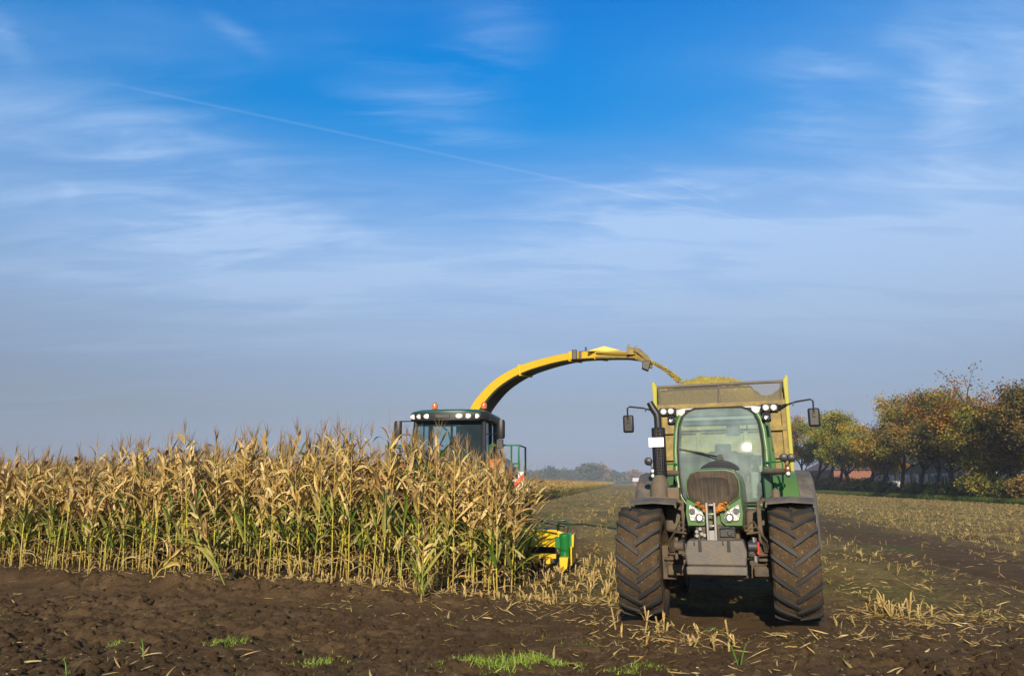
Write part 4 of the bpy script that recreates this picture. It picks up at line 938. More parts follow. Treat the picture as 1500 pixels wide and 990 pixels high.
# lamp bars on the pillars, round lamps and indicators
for s_ in (-1, 1):
    m = MB(); m.tube([(s_ * .62, 1.55, 1.79), (s_ * .89, 1.12, 1.785)], .042, 12); br = m.build('lamp_bar', M['brownplastic'], T)
    q = MB(); q.loft([[(s_ * .90 + .038 * k * math.cos(a), v_, 1.785 + .078 * k * math.sin(a)) for a in np.linspace(0, 2 * pi, 18, endpoint=False)] for v_, k in ((1.15, 1), (1.09, 1.05), (1.07, .9), (1.065, .3))]); ind = q.build('indicator', M['black'], T)
    for dz_, mm_ in ((.033, 'amber' if s_ > 0 else 'lens'), (-.033, 'lens')):
        q = MB(); q.lathe([(1.046, .001), (1.05, .018), (1.07, .029)], (s_ * .90, 0, 1.785 + dz_), 'Y', 14); q.build('indicator_lens', M[mm_], ind)
    q = MB()
    for (a, b_) in (((s_ * .96, 1.955),) if s_ < 0 else ((.86, 1.965), (.955, 1.96))):
        q.lathe([(1.06, .001), (1.07, .045), (1.10, .058), (1.17, .03)], (a, 0, b_), 'Y', 16); q.tube([(a, 1.14, b_), (s_ * .89, 1.12, 1.83)], .011, 6)
    q.build('round_lamp', M['black'], T)
    q = MB(); q.tube([(s_ * .64, 1.9, 1.93), (s_ * .84, 1.75, 1.93), (s_ * .86, 1.72, 1.90), (s_ * .84, 1.75, 1.55), (s_ * .78, 1.8, 1.46)], .013, 8); q.build('handrail', M['midgreen'], T)
# rear fenders: green inside, grey rim
for s_ in (-1, 1):
    m = MB(); rings = []
    for a in np.linspace(R(-5), R(120), 20):
        y_ = 2.56 - math.cos(a) * .97; z_ = .86 + math.sin(a) * .95
        rings.append([(s_ * .72, y_, z_), (s_ * 1.07, y_, z_), (s_ * 1.07, y_ + .02, z_ - .02), (s_ * .72, y_ + .02, z_ - .02)])
    m.loft(rings); rf = m.build('rear_fender', M['green_clean'], T, ang=50)
    m = MB(); rings = []
    for a in np.linspace(R(-8), R(130), 22):
        y_ = 2.56 - math.cos(a) * .985; z_ = .86 + math.sin(a) * .955; n_ = (-math.cos(a), math.sin(a))
        rings.append([(s_ * 1.06, y_, z_ + .005), (s_ * 1.20, y_, z_), (s_ * 1.26, y_ - n_[0] * .03, z_ - n_[1] * .03), (s_ * 1.285, y_ - n_[0] * .10, z_ - n_[1] * .10), (s_ * 1.27, y_ - n_[0] * .10, z_ - n_[1] * .10), (s_ * 1.06, y_ - n_[0] * .02, z_ - n_[1] * .02)])
    m.loft(rings); m.build('fender_rim', M['fender'], rf, ang=50)
# steps and green panel under the cab
for s_ in (-1, 1):
    m = MB(); m.box((s_ * .72, 1.62, 1.24), (.26, .5, .05)); m.box((s_ * .78, 1.6, .92), (.3, .4, .04)); m.box((s_ * .78, 1.6, .62), (.3, .4, .04)); m.tube([(s_ * .9, 1.6, 1.2), (s_ * .92, 1.6, .6)], .015, 6); m.build('step', M['mudmetal'], T, bevel=.01)
m = MB(); m.lathe([(1.20, .055), (1.52, .055), (1.55, .04)], (.73, 1.35, 0), 'Z', 16); m.build('filler_pipe', M['brownplastic'], T)
m = MB(); m.box((.64, 1.72, 1.62), (.12, .16, .5)); m.build('door_panel', M['darkgreen'], T, bevel=.02)
# dead leaves caught at the bottom of the grille
r = random.Random(9); mb = MB(); mb.c = []
M['deadleaf'] = attr_mat('dead_leaf', .7, .2, .2, 30)
for i in range(34):
    sd = r.choice((-1, 1, 1, 1)); f = r.random(); u_ = sd * (.05 + .125 * f) + r.uniform(-.02, .02) - .02; z_ = 1.335 + .075 * f + r.uniform(-.025, .035); y_ = -.845 - r.uniform(0, .02)
    c = jit(r.choice([(.55, .20, .02), (.48, .16, .02), (.60, .28, .04), (.35, .12, .02)]), r, .2); k = r.uniform(.018, .032); rot = Matrix.Rotation(r.uniform(0, 6.28), 3, 'Y') @ Matrix.Rotation(r.uniform(-.5, .5), 3, 'X')
    P = [rot @ Vector(p) * k for p in ((-1, 0, 0), (-.4, -.25, .6), (.5, .1, .7), (1.1, -.1, 0), (.45, .2, -.65), (-.5, -.1, -.5))]
    mb.add([p + Vector((u_, y_, z_)) for p in P], [(0, 1, 2, 3, 4, 5)]); mb.c += [c] * 6
dl = mb.build('dead_leaves', M['deadleaf'], None, smooth=False); dl.location = T.location; dl.rotation_euler = T.rotation_euler
tag(dl, 'orange dead leaves caught between the headlights of the tractor', 'dead leaves', kind='stuff')
# thin weeds coming up between the clods
wv_ = []
for s_ in range(4):
    r = random.Random(30 + s_); mb = MB(); mb.c = []
    for i in range(5): ribbon(mb, (r.gauss(0, .02), r.gauss(0, .02), 0), r.uniform(0, 6.28), r.uniform(.3, 1.4), r.uniform(.03, .09), .003, r.uniform(.3, 1.5), r, jit(r.choice([(.22, .30, .04), (.30, .32, .06), (.36, .30, .09)]), r, .25), 0, 4, .3)
    wv_.append(loose(mb, 'weed', M['grass']))
n_ = 5000; yy = 6.8 + 5.5 * rng.rand(n_); xx = yy * rng.uniform(-.68, .68, n_); _, q_ = edge(xx, yy)
ok = (rng.rand(n_) < .6 * ss(-.05, .5, pn(xx * .7 + 3, yy * 1.4))) & (q_ > 1.9); xx, yy = xx[ok], yy[ok]; k = len(xx)
scatter('weeds', np.stack([xx, yy, height(xx, yy) - .003], 1), np.stack([0 * xx, 0 * xx, rng.rand(k) * 6.28], 1), np.repeat(rng.uniform(.5, 1.2, k)[:, None], 3, 1), rng.randint(0, 4, k), wv_, 'thin scattered weeds coming up between the clods of mud', 'weeds')
# ------------------------------------------------------------------ trailer and its load
RX, RY, RA = 3.92, 14.5, R(16)
G_ = thing('silage_trailer', 'yellow high-sided trailer with mesh front screen hitched behind the tractor', 'trailer', (RX - .02, RY, 0), -RA)
tilt = bpy.data.objects.new('body', None); col.objects.link(tilt); tilt.parent = G_; tilt.rotation_euler = (0, R(-1.0), 0)
LEN = 6.6
m = MB()
m.box((0, .03, 2.10), (2.28, .05, 2.12))                                     # head board
for z_ in (1.12, 1.62, 2.17, 2.66, 3.12): m.box((0, -.03, z_), (2.28, .07, .085))
for u_ in (-1.10, -.42, .42, 1.10): m.box((u_, -.025, 2.1), (.08, .055, 2.1))
m.build('head_board', M['dirtyyellow'], tilt, bevel=.01)
for s_ in (-1, 1):
    m = MB(); m.box((s_ * 1.165, LEN / 2, 2.28), (.05, LEN, 2.56))
    for k in range(8): m.box((s_ * 1.205, .4 + k * .88, 2.2), (.05, .09, 2.3))
    # raised front corner
    m.prism([(s_ * 1.14, 1.02), (s_ * 1.205, 1.02), (s_ * 1.215, 3.30), (s_ * 1.225, 3.58), (s_ * 1.19, 3.625), (s_ * 1.13, 3.52), (s_ * 1.14, 3.2)], -.075, .02)
    m.build('side_wall', M['limeyellow'], tilt, bevel=.012)
m = MB(); m.box((0, LEN / 2, 1.03), (2.28, LEN, .08)); m.build('trailer_floor', M['darkmetal'], tilt)
m = MB(); m.box((0, LEN, 2.2), (2.28, .06, 2.4)); m.build('tail_board', M['limeyellow'], tilt)
# screen of wire mesh above the head board
m = MB(); m.tube([(-1.17, -.03, 3.505), (1.17, -.03, 3.505)], .028, 8); m.tube([(-1.10, -.03, 3.16), (-1.10, -.03, 3.5)], .016, 6); m.tube([(1.09, -.03, 3.16), (1.09, -.03, 3.5)], .016, 6); m.tube([(0, -.03, 3.16), (0, -.03, 3.5)], .020, 6); m.lathe([(-.05, .03), (.05, .03)], (0, -.04, 3.22), 'Z', 10); m.tube([(-1.14, -.03, 3.165), (1.14, -.03, 3.165)], .02, 6)
scf = m.build('screen_frame', M['cast'], tilt)
wm = bpy.data.materials.new('wire_mesh'); wm.use_nodes = True; t = wm.node_tree; n = t.nodes; l = t.links; b = n['Principled BSDF']; b.inputs['Base Color'].default_value = (.15, .13, .095, 1); b.inputs['Roughness'].default_value = .6
tcw = n.new('ShaderNodeTexCoord'); wa = n.new('ShaderNodeTexWave'); wa.bands_direction = 'X'; wa.inputs['Scale'].default_value = 22; wb = n.new('ShaderNodeTexWave'); wb.bands_direction = 'Z'; wb.inputs['Scale'].default_value = 22
l.new(tcw.outputs['Object'], wa.inputs[0]); l.new(tcw.outputs['Object'], wb.inputs[0]); mx_ = n.new('ShaderNodeMath'); mx_.operation = 'MAXIMUM'; l.new(wa.outputs[1], mx_.inputs[0]); l.new(wb.outputs[1], mx_.inputs[1])
gt = n.new('ShaderNodeMath'); gt.operation = 'GREATER_THAN'; gt.inputs[1].default_value = .80; l.new(mx_.outputs[0], gt.inputs[0]); l.new(gt.outputs[0], b.inputs['Alpha'])
m = MB(); m.add([(-1.10, -.028, 3.17), (1.09, -.028, 3.17), (1.09, -.028, 3.50), (-1.10, -.028, 3.50)], [(0, 1, 2, 3)]); m.build('wire_mesh', wm, scf)
m = MB(); m.box((0, 2.2, .78), (.9, 5.5, .3)); m.prism([(-.45, .75), (.45, .75), (.06, .62), (-.06, .62)], -2.2, -.0) if False else m.tube([(-.4, .1, .8), (0, -1.9, .66)], .07, 8); m.tube([(.4, .1, .8), (0, -1.9, .66)], .07, 8); m.build('chassis', M['darkmetal'], G_, bevel=.02)
def plain_wheel(c, r0, wid, parent, rim='yellow'):
    hub = bpy.data.objects.new('wheel', None); col.objects.link(hub); hub.parent = parent
    q = MB(); h = wid / 2; q.lathe([(-h * .8, r0 * .58), (-h, r0 * .68), (-h, r0 * .88), (-h * .8, r0 * .98), (0, r0), (h * .8, r0 * .98), (h, r0 * .88), (h, r0 * .68), (h * .8, r0 * .58)], c, 'X', 40); q.build('tyre', M['tyremud'], hub)
    q = MB(); q.lathe([(-h * .7, r0 * .58), (-h * .5, r0 * .5), (-h * .2, r0 * .15), (h * .2, r0 * .15), (h * .5, r0 * .5), (h * .7, r0 * .58)], c, 'X', 30); q.build('rim', M[rim], hub); return hub
for s_ in (-1, 1):
    for y_ in (3.0, 4.5): plain_wheel((s_ * .88, y_, .62), .62, .55, G_, 'dirtyyellow')
# chopped maize heaped in it
sil = mat('chopped_maize', (.33, .235, .075), .9, dirt=0, bump=1.0, bscale=26, var=.35)
ts = sil.node_tree; bs = ts.nodes['Principled BSDF']; tsc = ts.nodes.new('ShaderNodeTexCoord'); v1 = ts.nodes.new('ShaderNodeTexVoronoi'); v1.inputs['Scale'].default_value = 42; ts.links.new(tsc.outputs['Object'], v1.inputs['Vector'])
rp = ts.nodes.new('ShaderNodeValToRGB'); ts.links.new(v1.outputs['Color'], rp.inputs[0]); rp.color_ramp.elements[0].color = (.20, .145, .03, 1); rp.color_ramp.elements[1].color = (.60, .47, .16, 1); e = rp.color_ramp.elements.new(.5); e.color = (.38, .29, .06, 1); e = rp.color_ramp.elements.new(.8); e.color = (.30, .27, .05, 1); ts.links.new(rp.outputs[0], bs.inputs['Base Color'])
gu = np.linspace(-1.13, 1.13, 150); gv = np.concatenate([np.linspace(.058, 2.6, 130), np.linspace(2.65, LEN - .05, 60)]); UU, VV = np.meshgrid(gu, gv)
Z_ = 3.43 + .035 * pn(UU * 14 + 3, VV * 14) + .25 * np.exp(-(((UU + .20) / .68) ** 4 + ((VV - 1.3) / .95) ** 2)) + .10 * np.exp(-((UU + .30) / .7) ** 2) - .19 * np.exp(-(((UU - .80) / .22) ** 2 + ((VV) / 1.8) ** 2)) + .06 * pn(UU * 3, VV * 3) + .035 * pn(UU * 9, VV * 9) + .02 * pn(UU * 25, VV * 25)
Z_ = np.where(VV < .07, 3.10, np.where(VV < .10, Z_ - .05, Z_))
k = len(gu); ii = (np.arange(len(gv) - 1)[:, None] * k + np.arange(k - 1)[None, :]).ravel()
heap = np_mesh('chopped_maize', np.stack([UU.ravel(), VV.ravel(), Z_.ravel()], 1), np.stack([ii, ii + 1, ii + k + 1, ii + k], 1), sil, smooth=True)
heap.location = G_.location; heap.rotation_euler = G_.rotation_euler; tag(heap, 'heap of chopped yellow maize filling the trailer', 'silage', kind='stuff')
# chips tumbling from the spout onto the heap
ch = MB(); ch.c = []; r = random.Random(4)
A_, B_ = Vector((2.99, 17.0, 4.33)), Vector((3.60, 16.70, 3.84))
for i in range(7000):
    f = r.random(); p = A_.lerp(B_, f) + Vector((0, 0, .05 * math.sin(pi * f))); sp_ = .014 + .016 * f ** 2
    p += Vector((r.gauss(0, sp_), r.gauss(0, sp_), r.gauss(0, sp_))); k = r.uniform(.008, .017); a = Vector((r.gauss(0, 1), r.gauss(0, 1), r.gauss(0, 1))).normalized(); b_ = a.cross(Vector((r.gauss(0, 1), r.gauss(0, 1), r.gauss(0, 1)))).normalized()
    ch.add([p - a * k, p + b_ * k * .6, p + a * k, p - b_ * k * .6], [(0, 1, 2, 3)]); ch.c += [jit(r.choice([(.52, .40, .10), (.42, .33, .07), (.60, .48, .18)]), r, .2)] * 4
M['chip'] = attr_mat('maize_chips', .8, .25, .1)
tag(ch.build('flying_chips', M['chip'], None, smooth=False), 'stream of yellow maize chips blown from the spout into the trailer', 'maize chips', kind='stuff')

# ------------------------------------------------------------------ forage harvester
Hv = thing('forage_harvester', 'green and yellow forage harvester half hidden behind the standing maize', 'harvester', (HX, HY, .0), -HA)
m = MB(); m.loft([[(-.80, .12, 1.95), (.80, .12, 1.95), (.86, 1.7, 1.95), (-.86, 1.7, 1.95)], [(-.86, .0, 2.15), (.86, .0, 2.15), (.88, 1.75, 2.15), (-.88, 1.75, 2.15)]]); cb = m.build('cab', M['darkgreen'], Hv, bevel=.02)
m = MB()
for s_ in (-1, 1):
    m.tube([(s_ * .84, .02, 2.1), (s_ * .86, .02, 2.6), (s_ * .84, .12, 3.2)], .055, 8); m.tube([(s_ * .88, 1.72, 2.1), (s_ * .86, 1.7, 3.2)], .07, 8); m.tube([(s_ * .88, .95, 2.1), (s_ * .87, .95, 3.2)], .035, 8)
m.box((0, 1.74, 2.3), (1.7, .06, .5)); m.build('cab_pillar', M['black'], cb)
m = MB(); n_ = 15
ring = lambda z, o: [(.82 * (2 * i / (n_ - 1) - 1), -.02 + o + .14 * (2 * i / (n_ - 1) - 1) ** 2 - .14, z) for i in range(n_)]
m.loft([ring(2.02, .10), ring(2.5, .06), ring(3.18, .18)], closed=False, caps=False); m.build('windscreen', M['hwind'], cb, ang=180)
for s_ in (-1, 1):
    m = MB(); m.add([(s_ * .86, .05, 2.1), (s_ * .88, 1.7, 2.1), (s_ * .86, 1.68, 3.18), (s_ * .85, .14, 3.18)], [(0, 1, 2, 3)]); m.build('side_window', M['hwind'], cb)
m = MB(); m.box((-.02, 1.1, 2.15), (.55, .5, .16)); m.box((-.02, 1.38, 2.5), (.50, .14, .75)); m.box((.32, .7, 2.25), (.2, .5, .5)); m.box((.16, .3, 2.62), (.04, .05, .6)); m.tube([(-.25, .1, 3.12), (-.02, .08, 2.92), (.05, .06, 2.65)], .02, 6); m.box((-.30, 1.70, 2.75), (.06, .05, .9)); m.box((.3, 1.68, 2.7), (.95, .05, .95)); m.build('cab_interior', M['seat'], cb, bevel=.02)
m = MB(); m.tube([(-.02 + .2 * math.cos(a), .55 + .1 * math.sin(a), 2.38 + .14 * math.sin(a)) for a in np.linspace(0, 2 * pi, 20, endpoint=False)], .016, 6, close=True); m.build('steering_wheel', M['black'], cb)
def hroof(k, z, d=0): return [(-.96 * k, .10 + d, z), (-.80 * k, -.10 + d, z), (-.4 * k, -.20 + d, z), (0, -.23 + d, z), (.4 * k, -.20 + d, z), (.80 * k, -.10 + d, z), (.96 * k, .10 + d, z), (.97 * k, 1.85 - d, z), (-.97 * k, 1.85 - d, z)]
m = MB(); m.loft([hroof(.94, 3.17), hroof(1.0, 3.20), hroof(1.02, 3.34), hroof(.98, 3.385)]); m.build('roof', M['black'], cb, bevel=.012)
m = MB(); m.loft([hroof(.99, 3.36, -.01), hroof(.97, 3.40), hroof(.86, 3.445, .12), hroof(.6, 3.465, .4)]); rt_ = m.build('roof_top', M['darkgreen'], cb)
for a in (-.85, -.68, -.49, .30, .50, .69):
    y_ = -.235 + .155 * (abs(a) / .8) ** 2
    m = MB(); m.loft([[(a + .085 * k * math.cos(t_), y_ + d_, 3.275 + .058 * k * math.sin(t_)) for t_ in np.linspace(0, 2 * pi, 18, endpoint=False)] for d_, k in ((.05, 1), (-.005, 1), (-.012, .8), (-.012, .1))]); m.build('work_lamp', M['lens'], cb)
m = MB(); m.box((-.10, -.215, 3.275), (.36, .05, .10)); m.build('roof_grille', M['darkmetal'], cb, bevel=.01)
for a, y_ in ((-.42, .3), (.80, .35)):
    m = MB(); m.tube([(a, y_, 3.40), (a, y_, 3.50)], .035, 10); bc = m.build('beacon', M['black'], Hv)
    m = MB(); m.lathe([(3.49, .072), (3.58, .075), (3.63, .06), (3.655, .02), (3.66, .001)], (a, y_, 0), 'Z', 18); m.build('beacon_lens', M['amber'], bc)
for s_ in (-1, 1):
    m = MB(); m.loft([[(s_ * 1.27 + .10 * k * math.cos(t_), .05 + .06 * k * math.sin(t_), z_) for t_ in np.linspace(0, 2 * pi, 14, endpoint=False)] for z_, k in ((2.74, .8), (2.78, 1), (3.14, 1), (3.19, .8))]); mi_ = m.build('mirror', M['black'], Hv)
    m = MB(); m.tube([(s_ * .86, .15, 3.19), (s_ * 1.27, .08, 3.18)], .016, 6); m.tube([(s_ * .88, .2, 2.86), (s_ * 1.22, .08, 2.86)], .013, 6); m.build('mirror_arm', M['black'], mi_)
m = MB(); m.box((1.24, .1, 2.62), (.16, .1, .22)); m.tube([(1.24, .1, 2.5), (1.30, .2, 2.2)], .03, 6); m.build('lower_mirror', M['black'], Hv, bevel=.03)
for s_ in (-1, 1):
    m = MB(); w0 = .95 if s_ > 0 else .90; w1 = 1.66
    m.tube([(s_ * w0, .35, 2.60), (s_ * w1, .35, 2.60), (s_ * w1, .35, 2.0)], .025, 8); m.tube([(s_ * (w1 - .18), .35, 2.6), (s_ * (w1 - .18), .35, 2.0)], .022, 8); m.tube([(s_ * (w1 - .18), .35, 2.16), (s_ * w1, .35, 2.16)], .02, 8); m.tube([(s_ * w1, .35, 2.60), (s_ * w1, 1.6, 2.60), (s_ * w1, 1.6, 2.0)], .025, 8); m.tube([(s_ * w0, .35, 2.60), (s_ * w0, .35, 2.0)], .025, 8)
    m.build('platform_railing', M['midgreen'], Hv)
m = MB(); m.box((0, 3.8, 1.6), (1.7, 4.0, 1.2)); m.loft([[(-.85, 1.9, 2.15), (.85, 1.9, 2.15), (.85, 5.8, 2.1), (-.85, 5.8, 2.1)], [(-.72, 2.1, 2.55), (.72, 2.1, 2.55), (.7, 5.5, 2.4), (-.7, 5.5, 2.4)]]); m.build('body', M['darkgreen'], Hv, bevel=.05)
m = MB(); m.box((0, .9, 1.93), (3.3, 1.7, .07)); m.box((0, 1.2, 1.5), (1.5, 2.4, .8)); m.build('platform', M['darkmetal'], Hv)
m = MB(); m.box((1.12, .45, 2.1), (.34, .3, .34)); m.build('amber_box', mat('orange_cover', (.45, .13, .03), .5, dirt=.2), Hv, bevel=.02)
for s_ in (-1, 1):
    plain_wheel((s_ * 1.25, 1.2, .95), .95, .68, Hv, 'yellow'); plain_wheel((s_ * 1.1, 4.9, .62), .62, .5, Hv, 'yellow')
# red and white warning boards
st = bpy.data.materials.new('warning_stripes'); st.use_nodes = True; t = st.node_tree; n = t.nodes; l = t.links; b = n['Principled BSDF']; tcs = n.new('ShaderNodeTexCoord'); mp = n.new('ShaderNodeMapping'); mp.inputs['Rotation'].default_value = (0, R(-45), 0); wv = n.new('ShaderNodeTexWave'); wv.bands_direction = 'X'; wv.wave_profile = 'SAW'; wv.inputs['Scale'].default_value = 1.45
l.new(tcs.outputs['Object'], mp.inputs[0]); l.new(mp.outputs[0], wv.inputs[0]); gq = n.new('ShaderNodeMath'); gq.operation = 'GREATER_THAN'; gq.inputs[1].default_value = .5; l.new(wv.outputs[1], gq.inputs[0]); mq = n.new('ShaderNodeMix'); mq.data_type = 'RGBA'; mq.inputs[6].default_value = (.78, .76, .72, 1); mq.inputs[7].default_value = (.68, .05, .02, 1); l.new(gq.outputs[0], mq.inputs[0]); l.new(mq.outputs[2], b.inputs['Base Color']); b.inputs['Roughness'].default_value = .4
for s_ in (-1, 1):
    m = MB(); m.prism([(s_ * 1.44, 1.95), (s_ * 1.80, 1.97), (s_ * 1.76, 1.60), (s_ * 1.62, 1.50)], .28, .31); m.build('warning_board', st, Hv, bevel=.004)
m = MB(); m.box((-1.20, .3, 2.09), (.42, .2, .16)); m.build('red_box', M['red'], Hv, bevel=.02)
# curved discharge spout, traced in space from the tower behind the cab to the trailer
P = [(.72, 2.45, 3.05), (.775, 2.49, 3.36), (.94, 2.31, 3.637), (1.322, 1.97, 4.035), (1.862, 1.58, 4.348), (2.474, 1.02, 4.542), (3.081, .46, 4.652), (3.699, -.12, 4.679), (4.294, -.70, 4.666), (4.70, -1.15, 4.60), (4.88, -1.33, 4.45)]
# local (u, v) re-read from world for each station
W = [None, (-.87, 21.49, 3.59), (-.68, 21.31, 3.89), (-.25, 20.89, 4.29), (.34, 20.3, 4.57), (.97, 19.63, 4.69), (1.55, 18.96, 4.72), (2.11, 18.28, 4.65), (2.60, 17.61, 4.54), (2.86, 17.22, 4.43)]
Q = []
for p_, w_ in zip(P, W):
    if w_ is None: continue
    u_, v_ = hframe(*w_[:2]); Q.append(Vector((u_, v_, w_[2])))
Q = [Q[0] + Vector((-.10, .10, -.45))] + Q
hh = [.25, .235, .215, .180, .150, .128, .118, .110, .100, .09]; wd = [.24, .24, .235, .23, .22, .21, .20, .19, .18, .17]
m = MB(); mb_ = MB(); rings = []; rb = []
for i, p in enumerate(Q):
    a = Q[max(0, i - 1)]; b_ = Q[min(len(Q) - 1, i + 1)]; t_ = (b_ - a).normalized(); sd = t_.cross(Vector((0, 0, 1))).normalized(); up = sd.cross(t_)
    h_ = hh[i]; w_ = wd[i]
    rings.append([p - sd * w_ - up * h_ * .62, p + sd * w_ - up * h_ * .62, p + sd * w_ + up * h_ * .72, p + sd * w_ * .55 + up * h_, p - sd * w_ * .55 + up * h_, p - sd * w_ + up * h_ * .72])
    rb.append([p - sd * w_ * .88 - up * h_ * .86, p + sd * w_ * .88 - up * h_ * .86, p + sd * w_ * .96 - up * h_ * .60, p - sd * w_ * .96 - up * h_ * .60])
def dense(rg, n_=4):     # smooth the curve between stations
    out_ = []
    for i in range(len(rg) - 1):
        r0, r1, r2, r3 = rg[max(0, i - 1)], rg[i], rg[i + 1], rg[min(len(rg) - 1, i + 2)]
        for k in range(n_):
            f = k / n_; out_.append([.5 * (2 * b1 + (c1 - a1) * f + (2 * a1 - 5 * b1 + 4 * c1 - d1) * f * f + (3 * b1 - a1 - 3 * c1 + d1) * f ** 3) for a1, b1, c1, d1 in zip(r0, r1, r2, r3)])
    out_.append(rg[-1]); return out_
m.loft(dense(rings)); sp_o = m.build('spout', M['yellow'], Hv, ang=35)
mb_.loft(dense(rb)); mb_.build('spout_underside_shade', M['darkmetal'], sp_o, ang=35)  # dark strip added along the underside, standing for the spout's own shade
m = MB()
for i in (4, 6, 7):
    p = Q[i]; t_ = (Q[i + 1] - Q[i - 1]).normalized(); rt = Matrix([(t_.x, -t_.y, 0), (t_.y, t_.x, 0), (0, 0, 1)]) @ Matrix.Rotation(-math.asin(t_.z), 3, 'Y')
    m.box(p, (.05, wd[i] * 2.15, hh[i] * 2.05), rt)
m.build('spout_flange', M['yellow'], sp_o, bevel=.006)
p = Q[6] + (Q[7] - Q[6]) * .25
m = MB(); m.box(p + Vector((-.16, -.22, .02)), (.12, .10, .24)); m.box(p + Vector((.02, -.22, .0)), (.16, .10, .2)); m.box(p + Vector((.14, -.22, -.03)), (.14, .1, .16)); m.box(p + Vector((.10, 0, .19)), (.05, .05, .10)); m.build('spout_valve', M['darkmetal'], sp_o, bevel=.015)
q0, q1 = Q[7], Q[9]; m = MB(); d = Vector((-.12, -.20, -.02)); m.tube([q0 + d + Vector((0, 0, -.05)), q0.lerp(q1, .5) + d + Vector((0, 0, -.02)), q1 + d], [.035, .03, .024], 8); m.tube([q0 + d + Vector((0, 0, .06)), q1 + d + Vector((0, 0, .10))], .016, 6); m.build('spout_cylinder', M['dirtyyellow'], sp_o)
pk = Q[7].lerp(Q[8], .15); m = MB(); m.prism([(pk.x - .42, pk.z + .10), (pk.x - .02, pk.z + .215), (pk.x + .38, pk.z + .10)], pk.y - .1, pk.y + .1); m.build('spout_hump', M['yellow'], sp_o, bevel=.01)
# hinged deflector at its end
e0 = Q[9]; e1 = Vector((e0.x + .13, e0.y - .14, e0.z - .13)); dd = (e1 - e0).normalized()
m = MB(); sd = dd.cross(Vector((0, 0, 1))).normalized(); up = sd.cross(dd)
def dr(p, w_, h0, h1): return [p - sd * w_ + up * h0, p + sd * w_ + up * h0, p + sd * w_ + up * h1, p - sd * w_ + up * h1]
m.loft([dr(e0 - dd * .30, .15, -.07, .11), dr(e0, .14, -.05, .10), dr(e1, .11, -.02, .07), dr(e1 + dd * .10 + Vector((0, 0, -.07)), .07, -.02, .035)]); m.build('deflector', M['dirtyyellow'], sp_o, bevel=.01)
m = MB(); m.box(e0 + Vector((-.24, -.05, .12)), (.14, .24, .13)); m.tube([e0 + Vector((-.28, -.05, .2)), e0 + Vector((-.26, -.05, .31))], .025, 6); m.tube([e0 + Vector((-.12, -.05, .2)), e0 + Vector((-.10, -.05, .27))], .02, 6); m.tube([e0 + Vector((-.15, -.2, .2)), e1 + Vector((-.02, -.12, .05))], .018, 6); m.build('deflector_linkage', M['dirtyyellow'], sp_o, bevel=.01)
m = MB(); m.prism([(e1.x - .10, e1.z + .02), (e1.x + .08, e1.z + .02), (e1.x + .02, e1.z - .20), (e1.x - .12, e1.z - .14)], e1.y - .16, e1.y + .05); m.build('deflector_flap', M['darkmetal'], sp_o, bevel=.015)
# maize header
hd = bpy.data.objects.new('maize_header', None); col.objects.link(hd); hd.parent = Hv
m = MB(); m.box((0, -2.0, .45), (5.5, .5, .7)); m.box((0, -1.2, .9), (1.4, 1.2, .7)); m.build('header_frame', M['darkmetal'], hd, bevel=.03)
m = MB(); m.loft([[(-2.95, -2.72, .47), (2.86, -2.72, .47), (2.86, -2.30, .62), (-2.95, -2.30, .62)], [(-2.95, -2.70, .50), (2.86, -2.70, .50), (2.86, -2.28, .78), (-2.95, -2.28, .78)]]); m.build('rear_deck', M['yellow'], hd, bevel=.01)
m = MB(); m.box((0, -3.02, .325), (5.7, .16, .085))
for k in range(24): m.box((-2.75 + k * .237, -3.08, .24), (.09, .16, .10))
m.build('cutter_guard', M['yellow'], hd, bevel=.01)
for k in range(9):
    u_ = -2.95 + k * .65
    m = MB(); m.loft([[(u_ - .13, -2.95, .12), (u_ + .13, -2.95, .12), (u_ + .10, -2.95, .36), (u_ - .10, -2.95, .36)], [(u_ - .09, -3.30, .08), (u_ + .09, -3.30, .08), (u_ + .07, -3.30, .24), (u_ - .07, -3.30, .24)], [(u_ - .02, -3.62, .05), (u_ + .02, -3.62, .05), (u_ + .02, -3.62, .09), (u_ - .02, -3.62, .09)]]); m.build('row_divider', M['yellow'], hd, bevel=.012)
m = MB(); m.loft([[(3.02 + .10 * k * math.cos(a), -3.05 + .10 * k * math.sin(a), z_) for a in np.linspace(0, 2 * pi, 18, endpoint=False)] for z_, k in ((.30, .85), (.34, 1), (.60, 1), (.68, 1.15), (.735, 1.1), (.76, .6))]); m.box((2.90, -3.0, .58), (.14, .12, .22)); m.box((3.13, -3.0, .62), (.06, .2, .26)); m.build('end_drum', M['midgreen'], hd, bevel=.01)
m = MB(); m.prism([(2.93, .33), (3.10, .33), (3.08, .14), (3.00, .06), (2.95, .05)], -3.35, -3.0); m.prism([(2.87, .60), (2.87, .80), (3.02, .755), (3.0, .66)], -3.0, -2.9); m.prism([(3.14, .72), (3.20, .74), (3.19, .50), (3.15, .48)], -3.1, -2.6); m.box((3.15, -2.8, .35), (.03, .9, .35)); m.build('end_divider', M['yellow'], hd, bevel=.012)
m = MB(); m.tube([(2.30, -2.9, 1.06), (2.55, -2.9, .97), (3.02, -2.95, .885)], [.022, .026, .03], 8); m.tube([(2.88, -2.92, .91), (2.88, -2.92, .78)], .028, 8); m.tube([(3.08, -2.95, .9), (3.06, -3.0, .72)], .01, 6); m.build('crop_bar', M['black'], hd)
m = MB(); m.tube([(2.88, -2.95, .92), (2.90, -2.95, .985), (3.05, -2.95, .985), (3.10, -2.95, .93), (3.06, -2.95, .87)], .024, 8); m.build('crop_bar_loop', M['darkgreen'], hd)
